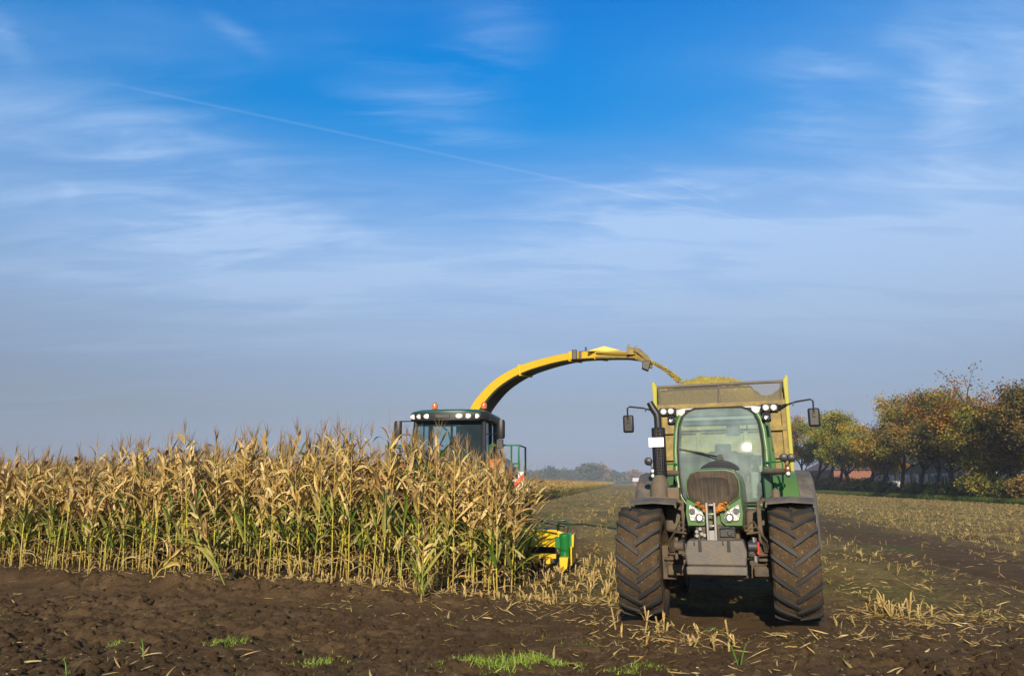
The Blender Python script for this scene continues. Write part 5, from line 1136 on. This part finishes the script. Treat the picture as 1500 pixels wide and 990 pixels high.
# ------------------------------------------------------------------ trees
M['treeleaf'] = attr_mat('tree_leaf', .7, .15, .15, 1.5, .12)
PAL = {
 'olive': [(.18, .175, .03), (.23, .20, .03), (.12, .13, .025), (.27, .22, .035)],
 'green': [(.17, .21, .03), (.22, .26, .035), (.26, .26, .035), (.12, .15, .025)],
 'yellow': [(.30, .25, .03), (.38, .26, .03), (.23, .22, .03), (.42, .25, .025)],
 'orange': [(.42, .18, .025), (.34, .14, .025), (.46, .23, .03), (.26, .15, .03)],
 'brown': [(.25, .13, .045), (.20, .12, .035), (.30, .17, .045), (.18, .13, .03)],
 'dark': [(.075, .08, .022), (.10, .10, .025), (.13, .115, .028), (.06, .07, .02)],
 'pale': [(.42, .36, .15), (.38, .34, .12), (.46, .39, .17)],
 'far': [(.06, .085, .03), (.08, .095, .035), (.05, .07, .03)],
}
def tree(x, y, h, spread, pals, dens, label, seed, leaf=.20, base=.32, group='trees along the far side of the field', cat='tree', name='tree', up=.5, clump=.62, z0=0.):
    r = random.Random(seed); tk = MB(); tips = []
    def grow(p, d, ln, rad, lev):
        pts = [p]; rs = [rad]; q = p; dv = d
        k = 4 if lev < 2 else 3
        for i in range(k):
            dv = (dv + Vector((r.gauss(0, .16), r.gauss(0, .16), r.gauss(.04 if lev else .0, .10)))).normalized(); q = q + dv * ln / k; pts.append(q); rs.append(rad * (1 - .5 * (i + 1) / k))
        tk.tube(pts, rs, 7 if lev < 1 else 5 if lev < 3 else 3, caps=False)
        if lev >= 3: tips.append(q); tips.append(pts[-2]); return
        if lev == 2: tips.append(q); tips.append(pts[2])
        nb = (r.randint(5, 7), r.randint(3, 4), r.randint(3, 4))[lev]
        for b in range(nb):
            i = r.randint(2, k) if lev else r.randint(2, k); st = pts[i]
            az = 2 * pi * (b + r.uniform(-.3, .3)) / nb; out_ = r.uniform(.45, 1.15) if lev == 0 else r.uniform(.35, 1.0)
            side = Vector((math.cos(az), math.sin(az), 0)); nd = (dv * (1 - .3 * out_) + side * out_ * spread / (.45 * h) + Vector((0, 0, up * .5 * (1 if lev else r.uniform(-.4, 1.2))))).normalized()
            grow(st, nd, ln * (r.uniform(.5, .72) if lev else r.uniform(.45, .75)) * (1 if lev else .75), rs[i] * r.uniform(.5, .7), lev + 1)
        if lev == 0: grow(pts[-1], Vector((r.uniform(-.2, .2), r.uniform(-.2, .2), 1)).normalized(), ln * .55, rs[-1], 1)
    grow(Vector((0, 0, -.1)), Vector((r.uniform(-.05, .05), r.uniform(-.05, .05), 1)), h * .52, h * .026, 0)
    top = max(p.z for p in tips); k = (h - .3) / top; wid = max(math.hypot(p.x, p.y) for p in tips); kx = min(1.6, max(.5, spread / wid))
    tk.v = [(a * (kx if c > h * .12 else 1 + (kx - 1) * max(0, c) / (h * .12)), b * (kx if c > h * .12 else 1 + (kx - 1) * max(0, c) / (h * .12)), c * k) for a, b, c in tk.v]
    t_ = thing(name, label, cat, (x, y, z0), 0, group); tk.build('trunk', M['bark'], t_)
    V = []; C = []; rs_ = np.random.RandomState(seed)
    for p in tips:
        p = Vector((p.x * kx, p.y * kx, p.z * k))
        if r.random() > dens[0] or p.z < h * base * .8: continue
        c0 = r.choice(PAL[r.choice(pals)]); nl = int(dens[1] * r.uniform(.5, 1.4))
        for i in range(nl):
            q = p + Vector((r.gauss(0, clump), r.gauss(0, clump), r.gauss(0, clump * .7))); s = leaf * r.uniform(.5, 1.2)
            a = Vector((r.gauss(0, 1), r.gauss(0, 1), r.gauss(0, .6))).normalized(); b = a.cross(Vector((r.gauss(0, 1), r.gauss(0, 1), r.gauss(0, 1)))).normalized()
            V += [q - a * s, q + b * s * .62, q + a * s, q - b * s * .62]; kk = r.uniform(.7, 1.3); C += [(c0[0] * kk, c0[1] * kk, c0[2] * kk)] * 4
    if V:
        n_ = len(V) // 4; o = np_mesh('crown', np.array([tuple(v) for v in V]), np.arange(4 * n_).reshape(-1, 4), M['treeleaf'], np.array(C)); o.parent = t_
    return t_
TR = [ # x, y, height, spread, palette, density, label
 (54.8, 149, 13.9, 5.4, ['brown', 'olive', 'orange'], 1, 'brownish tree farthest along the row, partly behind the trailer and mirror'),
 (53.9, 142, 13.2, 5.0, ['olive', 'green'], 1, 'olive tree second from the trailer, next to the brownish one'),
 (52.9, 134, 13.4, 5.2, ['green', 'yellow', 'green'], 1, 'bright green tree third from the trailer in the field row'),
 (51.9, 127, 12.9, 4.8, ['green', 'orange', 'olive', 'green'], 1, 'green tree fourth from the trailer, just right of a brighter green one'),
 (51.0, 119, 11.8, 4.4, ['yellow', 'green', 'olive'], 1, 'yellow green tree left of the low orange leaved one'),
 (50.0, 112, 9.6, 4.2, ['yellow', 'orange', 'yellow'], 1, 'lower tree with yellow and orange leaves beside the white sign post'),
 (49.0, 105, 12.8, 4.6, ['yellow', 'green', 'yellow', 'orange'], 1, 'taller yellow green tree right of the white sign post'),
 (48.2, 99, 12.2, 4.6, ['olive', 'yellow', 'brown'], 1, 'olive tree left of the blue car'),
 (47.4, 93, 11.9, 4.6, ['olive', 'brown', 'orange'], 1.1, 'dull olive tree above the blue car'),
 (46.7, 88, 11.8, 4.2, ['dark', 'olive', 'brown'], 1.2, 'dark green tree just right of the blue car'),
 (46.1, 83.5, 11.2, 3.8, ['olive', 'dark', 'brown'], 1.1, 'dark brown green tree left of the orange leaved one'),
 (45.5, 79.5, 10.0, 4.2, ['orange', 'orange', 'yellow'], 1, 'rusty orange leaved tree before the brick building'),
 (45.3, 76.2, 12.9, 5.2, ['brown', 'orange', 'olive'], .26, 'tallest tree, half bare with fine branches against the sky'),
 (44.9, 74.0, 8.8, 3.6, ['dark', 'olive', 'yellow'], 1.1, 'lower dense tree in front of the half bare one'),
 (44.4, 71.5, 9.3, 3.4, ['dark', 'orange', 'brown'], 1.1, 'dark tree right of the half bare branches'),
 (43.9, 68.2, 10.5, 3.2, ['brown', 'orange', 'dark'], 1, 'brown leaved tree at the right end of the row'),
 (43.4, 65.0, 9.8, 3.4, ['dark', 'brown'], 1, 'dark tree cut off by the right edge of the picture'),
]
for i, (x, y, h, s_, pl, dn, lb) in enumerate(TR): tree(x, y, h, s_ * (1.15 if y > 78 else 1), pl, (min(1, .5 + .5 * dn) if dn > .3 else .45, 72 * dn), lb, 60 + i, leaf=.105 + .0004 * y, base=.14, clump=.55 if dn > .3 else .42)
BT = [(58.5, 116, 14.6, 'pale bare topped poplar behind the yellow green tree'), (59, 110, 14.4, 'second pale poplar, its twigs above the olive tree'), (58.5, 104, 14.0, 'third pale poplar, standing above the dull olive trees'), (57.5, 99, 13.6, 'pale poplar nearest the tall half bare tree'), (60, 127, 14.6, 'thin pale poplar farthest left behind the row')]
for i, (x, y, h, lb) in enumerate(BT): tree(x, y, h, 3.6, ['pale', 'pale', 'yellow'], (1, 14), lb, 90 + i, leaf=.13, base=.3, group='pale poplars behind the field row', up=1.8, clump=.5)
# bushes at the foot of the row
def bush(x, y, lx, ly, h, pals, n_, label, seed):
    r = random.Random(seed); V = []; C = []; tk = MB()
    lob = [(r.uniform(-lx, lx), r.uniform(-ly, ly), r.uniform(.35, .9) * h, r.uniform(.35, .75) * h, r.choice(PAL[r.choice(pals)])) for _ in range(int(8 + 5 * lx))]
    for q in lob: tk.tube([(q[0] * .8, q[1] * .8, -.1), (q[0], q[1], q[2] * .6), (q[0] * 1.05, q[1] * 1.05, q[2] + .2)], [.03, .022, .008], 4, caps=False)
    for i in range(n_):
        q = r.choice(lob); d = Vector((r.gauss(0, 1), r.gauss(0, 1), r.gauss(0, 1))).normalized() * r.uniform(.55, 1.08) * q[3]
        p = Vector((q[0], q[1], q[2])) + Vector((d.x, d.y, d.z * .8))
        if p.z < 0: continue
        s = r.uniform(.07, .16); a = Vector((r.gauss(0, 1), r.gauss(0, 1), r.gauss(0, .6))).normalized(); b = a.cross(Vector((r.gauss(0, 1), r.gauss(0, 1), r.gauss(0, 1)))).normalized(); kk = r.uniform(.65, 1.3); c = q[4]
        V += [p - a * s, p + b * s * .6, p + a * s, p - b * s * .6]; C += [(c[0] * kk, c[1] * kk, c[2] * kk)] * 4
    t_ = thing('bush', label, 'bush', (x, y, 0), R(-8), 'bushes at the foot of the tree row'); tk.build('stems', M['bark'], t_)
    o = np_mesh('leaves', np.array([tuple(v) for v in V]), np.arange(len(V)).reshape(-1, 4), M['treeleaf'], np.array(C)); o.parent = t_
bush(43.6, 73.0, 1.5, 3.4, 2.0, ['dark', 'olive', 'brown'], 9000, 'large dark bush below the half bare tree', 1)
bush(42.6, 66.8, 1.3, 2.6, 1.9, ['dark', 'dark', 'brown'], 6500, 'dark bush at the right edge of the picture', 2)
bush(45.2, 84.5, 1.0, 2.6, 1.1, ['dark', 'olive'], 4200, 'low dark bush before the white mullions of the brick building', 3)
bush(46.8, 96.0, 1.0, 2.6, 1.0, ['brown', 'orange', 'dark'], 3600, 'low reddish brown bush before the blue car', 4)
bush(49.2, 110, 1.0, 3.6, 1.1, ['dark', 'olive'], 3600, 'dark green bush at the foot of the white sign post', 5)
bush(51.4, 124, 1.0, 4.0, 1.4, ['olive', 'dark', 'brown'], 3600, 'olive bush under the bright green trees', 6)
bush(50.5, 116.5, 1.0, 3.2, 2.0, ['dark', 'olive'], 3600, 'taller dark bush left of the white sign post', 8)
bush(47.9, 103.0, 1.0, 3.0, 1.5, ['dark', 'brown'], 3600, 'dark bush right of the white sign post', 9)
bush(45.6, 88.8, .9, 2.2, 1.4, ['dark', 'olive'], 3000, 'rounded dark bush at the foot of the dark green tree', 10)
bush(44.6, 79.4, 1.2, 2.2, 1.6, ['dark', 'olive', 'yellow'], 4200, 'olive bush under the rusty orange tree', 11)
bush(53.0, 131, 1.0, 4.0, 2.2, ['dark', 'olive', 'brown'], 4600, 'tall dark bush before the low red brick building', 12)
bush(54.2, 147, 1.0, 4.0, 2.4, ['dark', 'dark', 'olive'], 4600, 'tallest dark bush, beside the farthest trunks', 13)
bush(53.6, 142, 1.0, 5.0, 1.9, ['dark', 'olive'], 4600, 'farthest dark bush, just right of the tractor mudguard', 7)
# verge grass in front of the trees
r_ = np.random.RandomState(8); n_ = 26000; y = 60 + 110 * r_.rand(n_); x = TREE(y) - 3.2 + 2.4 * r_.rand(n_) + .4 * pn(y * .3, y * .1 + 3); ok = visible(x, y, 1.1); x, y = x[ok], y[ok]; k = len(x)
gv_ = []
for s_ in range(4):
    r = random.Random(s_); mb = MB(); mb.c = []
    for i in range(9): ribbon(mb, (r.gauss(0, .06), r.gauss(0, .06), 0), r.uniform(0, 6.28), r.uniform(.1, .6), r.uniform(.2, .5), .012, r.uniform(.3, 1.5), r, jit(r.choice([(.07, .13, .018), (.11, .16, .025), (.15, .17, .03)]), r, .2), 0, 3, .2)
    gv_.append(loose(mb, 'verge', M['grass']))
scatter('verge_grass', np.stack([x, y, height(x, y)], 1), np.stack([0 * x, 0 * x, r_.rand(k) * 6.28], 1), np.repeat(r_.uniform(.6, 1.3, k)[:, None], 3, 1), r_.randint(0, 4, k), gv_, 'strip of green grass between the stubble and the trees', 'grass')

# ------------------------------------------------------------------ behind the trees
bk = bpy.data.materials.new('dark_brick'); bk.use_nodes = True; t = bk.node_tree; n = t.nodes; l = t.links; b = n['Principled BSDF']; tcb = n.new('ShaderNodeTexCoord'); mpb = n.new('ShaderNodeMapping'); mpb.inputs['Rotation'].default_value = (R(90), 0, R(90)); br = n.new('ShaderNodeTexBrick'); br.inputs['Scale'].default_value = 4; br.inputs['Color1'].default_value = (.17, .075, .065, 1); br.inputs['Color2'].default_value = (.13, .06, .058, 1); br.inputs['Mortar'].default_value = (.24, .2, .18, 1); br.inputs['Mortar Size'].default_value = .012
l.new(tcb.outputs['Object'], mpb.inputs[0]); l.new(mpb.outputs[0], br.inputs[0]); l.new(br.outputs[0], b.inputs['Base Color']); b.inputs['Roughness'].default_value = .9
M['brickred'] = mat('red_brick', (.24, .10, .07), .9, bump=.3, bscale=20)
M['tile'] = mat('dark_roof_tile', (.09, .06, .055), .8, bump=.3, bscale=10)
M['pane'] = mat('dark_window_pane', (.03, .035, .04), .1, spec=.8)
def building(x, y, w_, ln, h, wallm, label, name='brick_building', rows=((1.0, 1.6), (4.2, 1.3)), nw=14, rh=2.0):
    t_ = thing(name, label, 'building', (x, y, 0), R(-7.6) * -1 * -1)
    m = MB(); m.box((w_ / 2, 0, h / 2), (w_, ln, h)); m.build('wall', wallm, t_)
    m = MB(); m.prism([(-.4, h - .05), (w_ + .4, h - .05), (w_ / 2, h + rh)], -ln / 2 - .4, ln / 2 + .4); m.build('roof', M['tile'], t_)
    for zb, zh in rows:
        for i in range(nw):
            yc = -ln / 2 + ln * (i + .5) / nw; ww = ln / nw * .62
            m = MB()
            for (a, c, d, e_) in ((yc, zb, ww, .12), (yc, zb + zh, ww, .12)): m.box((-.03, a, c), (.10, d + .12, e_))
            for a in (-ww / 2, 0, ww / 2): m.box((-.03, yc + a, zb + zh / 2), (.09, .12, zh))
            f_ = m.build('window', M['white'], t_); m = MB(); m.box((-.012, yc, zb + zh / 2), (.03, ww, zh)); m.build('pane', M['pane'], f_)
    return t_
building(62.5, 118, 9, 56, 6.8, bk, 'long dark brick building with white window frames behind the trees', rows=((.9, 2.0), (4.6, 1.2)), nw=15)
building(66.0, 172, 9, 26, 4.2, M['brickred'], 'low red brick building seen between the farther trunks', rows=((1.0, 1.3),), nw=8, rh=2.4)
# flat roofed shelters
for (x, y, lb) in ((53.5, 84, 'grey green flat roofed shelter behind the large dark bush'), (51.8, 75.5, 'smaller teal shelter behind the rightmost trunks')):
    t_ = thing('shelter', lb, 'shelter', (x, y, 0), R(-7.6)); m = MB(); m.box((1.2, 0, 2.75), (2.6, 7.0, .22)); m.build('roof', mat('teal_roof', (.30, .42, .42), .5, dirt=.1), t_, bevel=.03)
    for yy_ in (-3.2, 0, 3.2): m = MB(); m.box((.2, yy_, 1.33), (.1, .1, 2.65)); m.build('post', M['steel'], t_)
    m = MB(); m.box((2.3, 0, 1.33), (.06, 6.6, 2.6)); m.build('back_panel', mat('dark_teal_panel', (.05, .10, .10), .4), t_)
# parked cars
def car(x, y, rz, body, label, van=False, red=False):
    t_ = thing('parked_van' if van else 'parked_car', label, 'van' if van else 'car', (x, y, 0), rz, 'vehicles parked behind the trees')
    m = MB(); L2, W2 = (2.4, .95) if van else (2.1, .86)
    prof = [(-L2, .35), (-L2, .75), (-L2 * .93, .95), (-L2 * .45, 1.0)] + ([(-L2 * .38, 1.1), (-L2 * .15, 1.85), (L2 * .97, 1.92), (L2, 1.0), (L2, .35)] if van else [(-L2 * .05, 1.02), (L2 * .55, 1.02), (L2 * .93, .98), (L2, .75), (L2, .35)])
    m.loft([[(p[0], -W2 * k, p[1]) for p in prof] for k in (1,)] + [[(p[0], -W2 * .9, p[1] + .02) for p in prof]] + [[(p[0], W2 * .9, p[1] + .02) for p in prof]] + [[(p[0], W2, p[1]) for p in prof]]); bo = m.build('body', body, t_, bevel=.05, seg=3)
    if not van:
        cb_ = [(-L2 * .42, 1.0), (-L2 * .15, 1.42), (L2 * .35, 1.44), (L2 * .68, 1.0)]
        m = MB(); m.loft([[(p[0], s_ * W2 * (.92 if p[1] < 1.1 else .74), p[1]) for p in cb_] for s_ in (-1, 1)]); m.build('cabin', M['pane'], t_, bevel=.03)
        m = MB(); m.box((L2 * .10, 0, 1.445), (L2 * .48, W2 * 1.40, .04)); m.build('roof', body, t_, bevel=.015)
    else:
        for s_ in (-1, 1): m = MB(); m.add([(-L2 * .30, s_ * (W2 + .004), 1.15), (L2 * .0, s_ * (W2 + .004), 1.15), (L2 * .0, s_ * (W2 + .004), 1.65), (-L2 * .16, s_ * (W2 + .004), 1.65)], [(0, 1, 2, 3)]); m.build('window', M['pane'], t_)
        if red: m = MB(); m.lathe([(-W2 - .012, .001), (-W2 - .012, .30), (-W2 - .004, .30)], (L2 * .45, 0, 1.25), 'Y', 20); m.build('red_mark', M['red'], t_)
    for sx in (-1, 1):
        for s_ in (-1, 1):
            m = MB(); m.lathe([(-.1, .20), (-.11, .30), (-.06, .325), (.06, .325), (.11, .30), (.1, .20)], (0, 0, 0), 'Y', 24); o = m.build('wheel', M['black'], t_); o.location = (sx * L2 * .62, s_ * W2 * .9, .325)
            m = MB(); m.lathe([(-.09, .20), (-.05, .05), (.05, .05), (.09, .20)], (0, 0, 0), 'Y', 20); q = m.build('rim', M['steel'], o)
    for s_ in (-1, 1):
        m = MB(); m.box((-L2 - .01, s_ * W2 * .7, .72), (.05, .3, .13)); m.build('headlight', M['lens'], t_, bevel=.015)
    return t_
nvy = mat('dark_blue_car_paint', (.02, .045, .16), .25, coat=.6); slt = mat('blue_grey_car_paint', (.06, .10, .15), .25, coat=.6); tea = mat('teal_grey_car_paint', (.12, .20, .20), .25, coat=.6)
A8 = R(82.4)
car(51.3, 103, A8, nvy, 'dark blue car parked beneath the dull olive tree')
car(56.5, 143, A8, nvy, 'dark blue car seen low between the farther trunks, nearest the tractor')
car(55.2, 133, A8, slt, 'blue grey car parked behind the bright green trees')
car(53.6, 119.5, A8, tea, 'pale teal grey car left of the white sign post')
car(54, 113, A8, M['white'], 'white van with a round red mark parked between the trunks', van=True, red=True)
car(52.0, 91.0, A8, M['white'], 'white car behind the low bush before the brick building')
# sign post, lamp post
t_ = thing('sign_post', 'dark blue post carrying white and red signs at the roadside', 'sign', (50.6, 110.5, 0), R(10))
m = MB(); m.tube([(0, 0, 0), (0, 0, 3.4)], .07, 10); m.build('post', nvy, t_)
m = MB(); m.box((-.22, -.09, 3.15), (.3, .03, .62)); m.build('white_sign', M['whiteplate'], t_); m = MB(); m.box((.24, -.09, 3.2), (.3, .03, .62)); m.build('white_sign', M['whiteplate'], t_)
m = MB(); m.box((.28, -.09, 2.35), (.26, .03, .40)); m.build('red_sign', M['red'], t_); m = MB(); m.box((.28, -.09, 1.9), (.26, .03, .45)); m.build('lower_white_sign', M['whiteplate'], t_)
for x, y, lb in ((55.0, 99.5, 'thin grey lamp post behind the blue car'), (54.0, 79.0, 'thin white pole before the dark brick wall')):
    t_ = thing('lamp_post', lb, 'lamp post', (x, y, 0)); m = MB(); m.tube([(0, 0, 0), (0, 0, 5.6)], [.07, .045], 8); m.build('pole', M['white'], t_); m = MB(); m.box((-.25, 0, 5.65), (.6, .16, .1)); m.build('lamp_head', M['steel'], t_, bevel=.03)

# ------------------------------------------------------------------ far away
FT = [(868, 682, 470, 8.5, 'far', 'largest of the far trees, a dark round crown beyond the lane'), (884, 683, 520, 6., 'brown', 'brownish far tree touching the largest one'), (826, 689, 520, 7., 'far', 'far grey green tree at the end of the maize'), (845, 691, 540, 6.5, 'far', 'low far tree between two taller ones'), (806, 686, 500, 6., 'far', 'far tree rising just above the maize tassels'), (898, 692, 540, 5.5, 'far', 'small far tree right of the largest one'), (918, 695, 600, 6., 'far', 'small hazy tree at the end of the lane'), (927, 692, 580, 5.5, 'brown', 'far brownish tree close to the pale roof'), (945, 696, 640, 5.5, 'far', 'faint tree behind the pale roof'), (790, 692, 520, 7, 'far', 'far tree half lost in the tassels'), (768, 693, 540, 7, 'far', 'far tree just right of the warning board')]
for i, (px, py, D, sp_, pl, lb) in enumerate(FT):
    D *= 1.7; sp_ *= 1.7; dvec = ray(px, py); k = D / dvec.y; tree(dvec.x * k, D, 1.72 + dvec.z * k, sp_, [pl], (1, 20), lb, 200 + i, leaf=1.3, base=.05, group='far trees on the horizon', clump=2.6)
r = random.Random(77); mb = MB(); mb.c = []; V = []; C = []
for i in range(5200):
    px = r.uniform(560, 1010); dvec = ray(px, 700); D = r.uniform(820, 980); x = dvec.x * D / dvec.y; hgt = 4.5 + 3.5 * float(pn(np.array(x * .02), np.array(1.3))) + 2.0 * float(pn(np.array(x * .07), np.array(5.3)))
    p = Vector((x, D, r.uniform(-1, max(1.5, hgt)))); s = r.uniform(1.0, 2.4); a = Vector((r.gauss(0, 1), r.gauss(0, 1), r.gauss(0, .6))).normalized(); b = a.cross(Vector((r.gauss(0, 1), r.gauss(0, 1), r.gauss(0, 1)))).normalized(); c = r.choice(PAL['far']); V += [p - a * s, p + b * s * .7, p + a * s, p - b * s * .7]; C += [c] * 4
o = np_mesh('far_wood', np.array([tuple(v) for v in V]), np.arange(len(V)).reshape(-1, 4), M['treeleaf'], np.array(C)); tag(o, 'hazy line of distant woodland on the horizon', 'wood', kind='stuff')
dvec = ray(946, 703); t_ = thing('farm_building', 'low pale roofed building far beyond the lane', 'building', (dvec.x * 430 / dvec.y, 430, 0), R(-10))
m = MB(); m.box((0, 0, 1.1), (13, 8, 2.2)); m.build('wall', M['brickred'], t_); m = MB(); m.prism([(-4.6, 2.1), (4.6, 2.1), (0, 4.0)], -7, 7, 'X'); m.build('roof', M['white'], t_)
m = MB()
for k_ in range(4): m.box((-4.5 + 3 * k_, -4.02, 1.1), (1.1, .05, 1.0))
m.build('window', M['pane'], t_)

# ------------------------------------------------------------------ haze
hm = bpy.data.materials.new('autumn_haze'); hm.use_nodes = True; t = hm.node_tree; t.nodes.remove(t.nodes['Principled BSDF']); pv = t.nodes.new('ShaderNodeVolumePrincipled'); pv.inputs['Color'].default_value = (.78, .86, 1, 1); pv.inputs['Density'].default_value = .00045; pv.inputs['Anisotropy'].default_value = 0
t.links.new(pv.outputs[0], t.nodes['Material Output'].inputs['Volume'])
m = MB(); m.box((0, 0, 12.5), (7600, 7600, 28)); o = m.build('haze', hm, None, smooth=False); tag(o, 'thin autumn haze fading the far trees to blue', 'haze', kind='stuff')
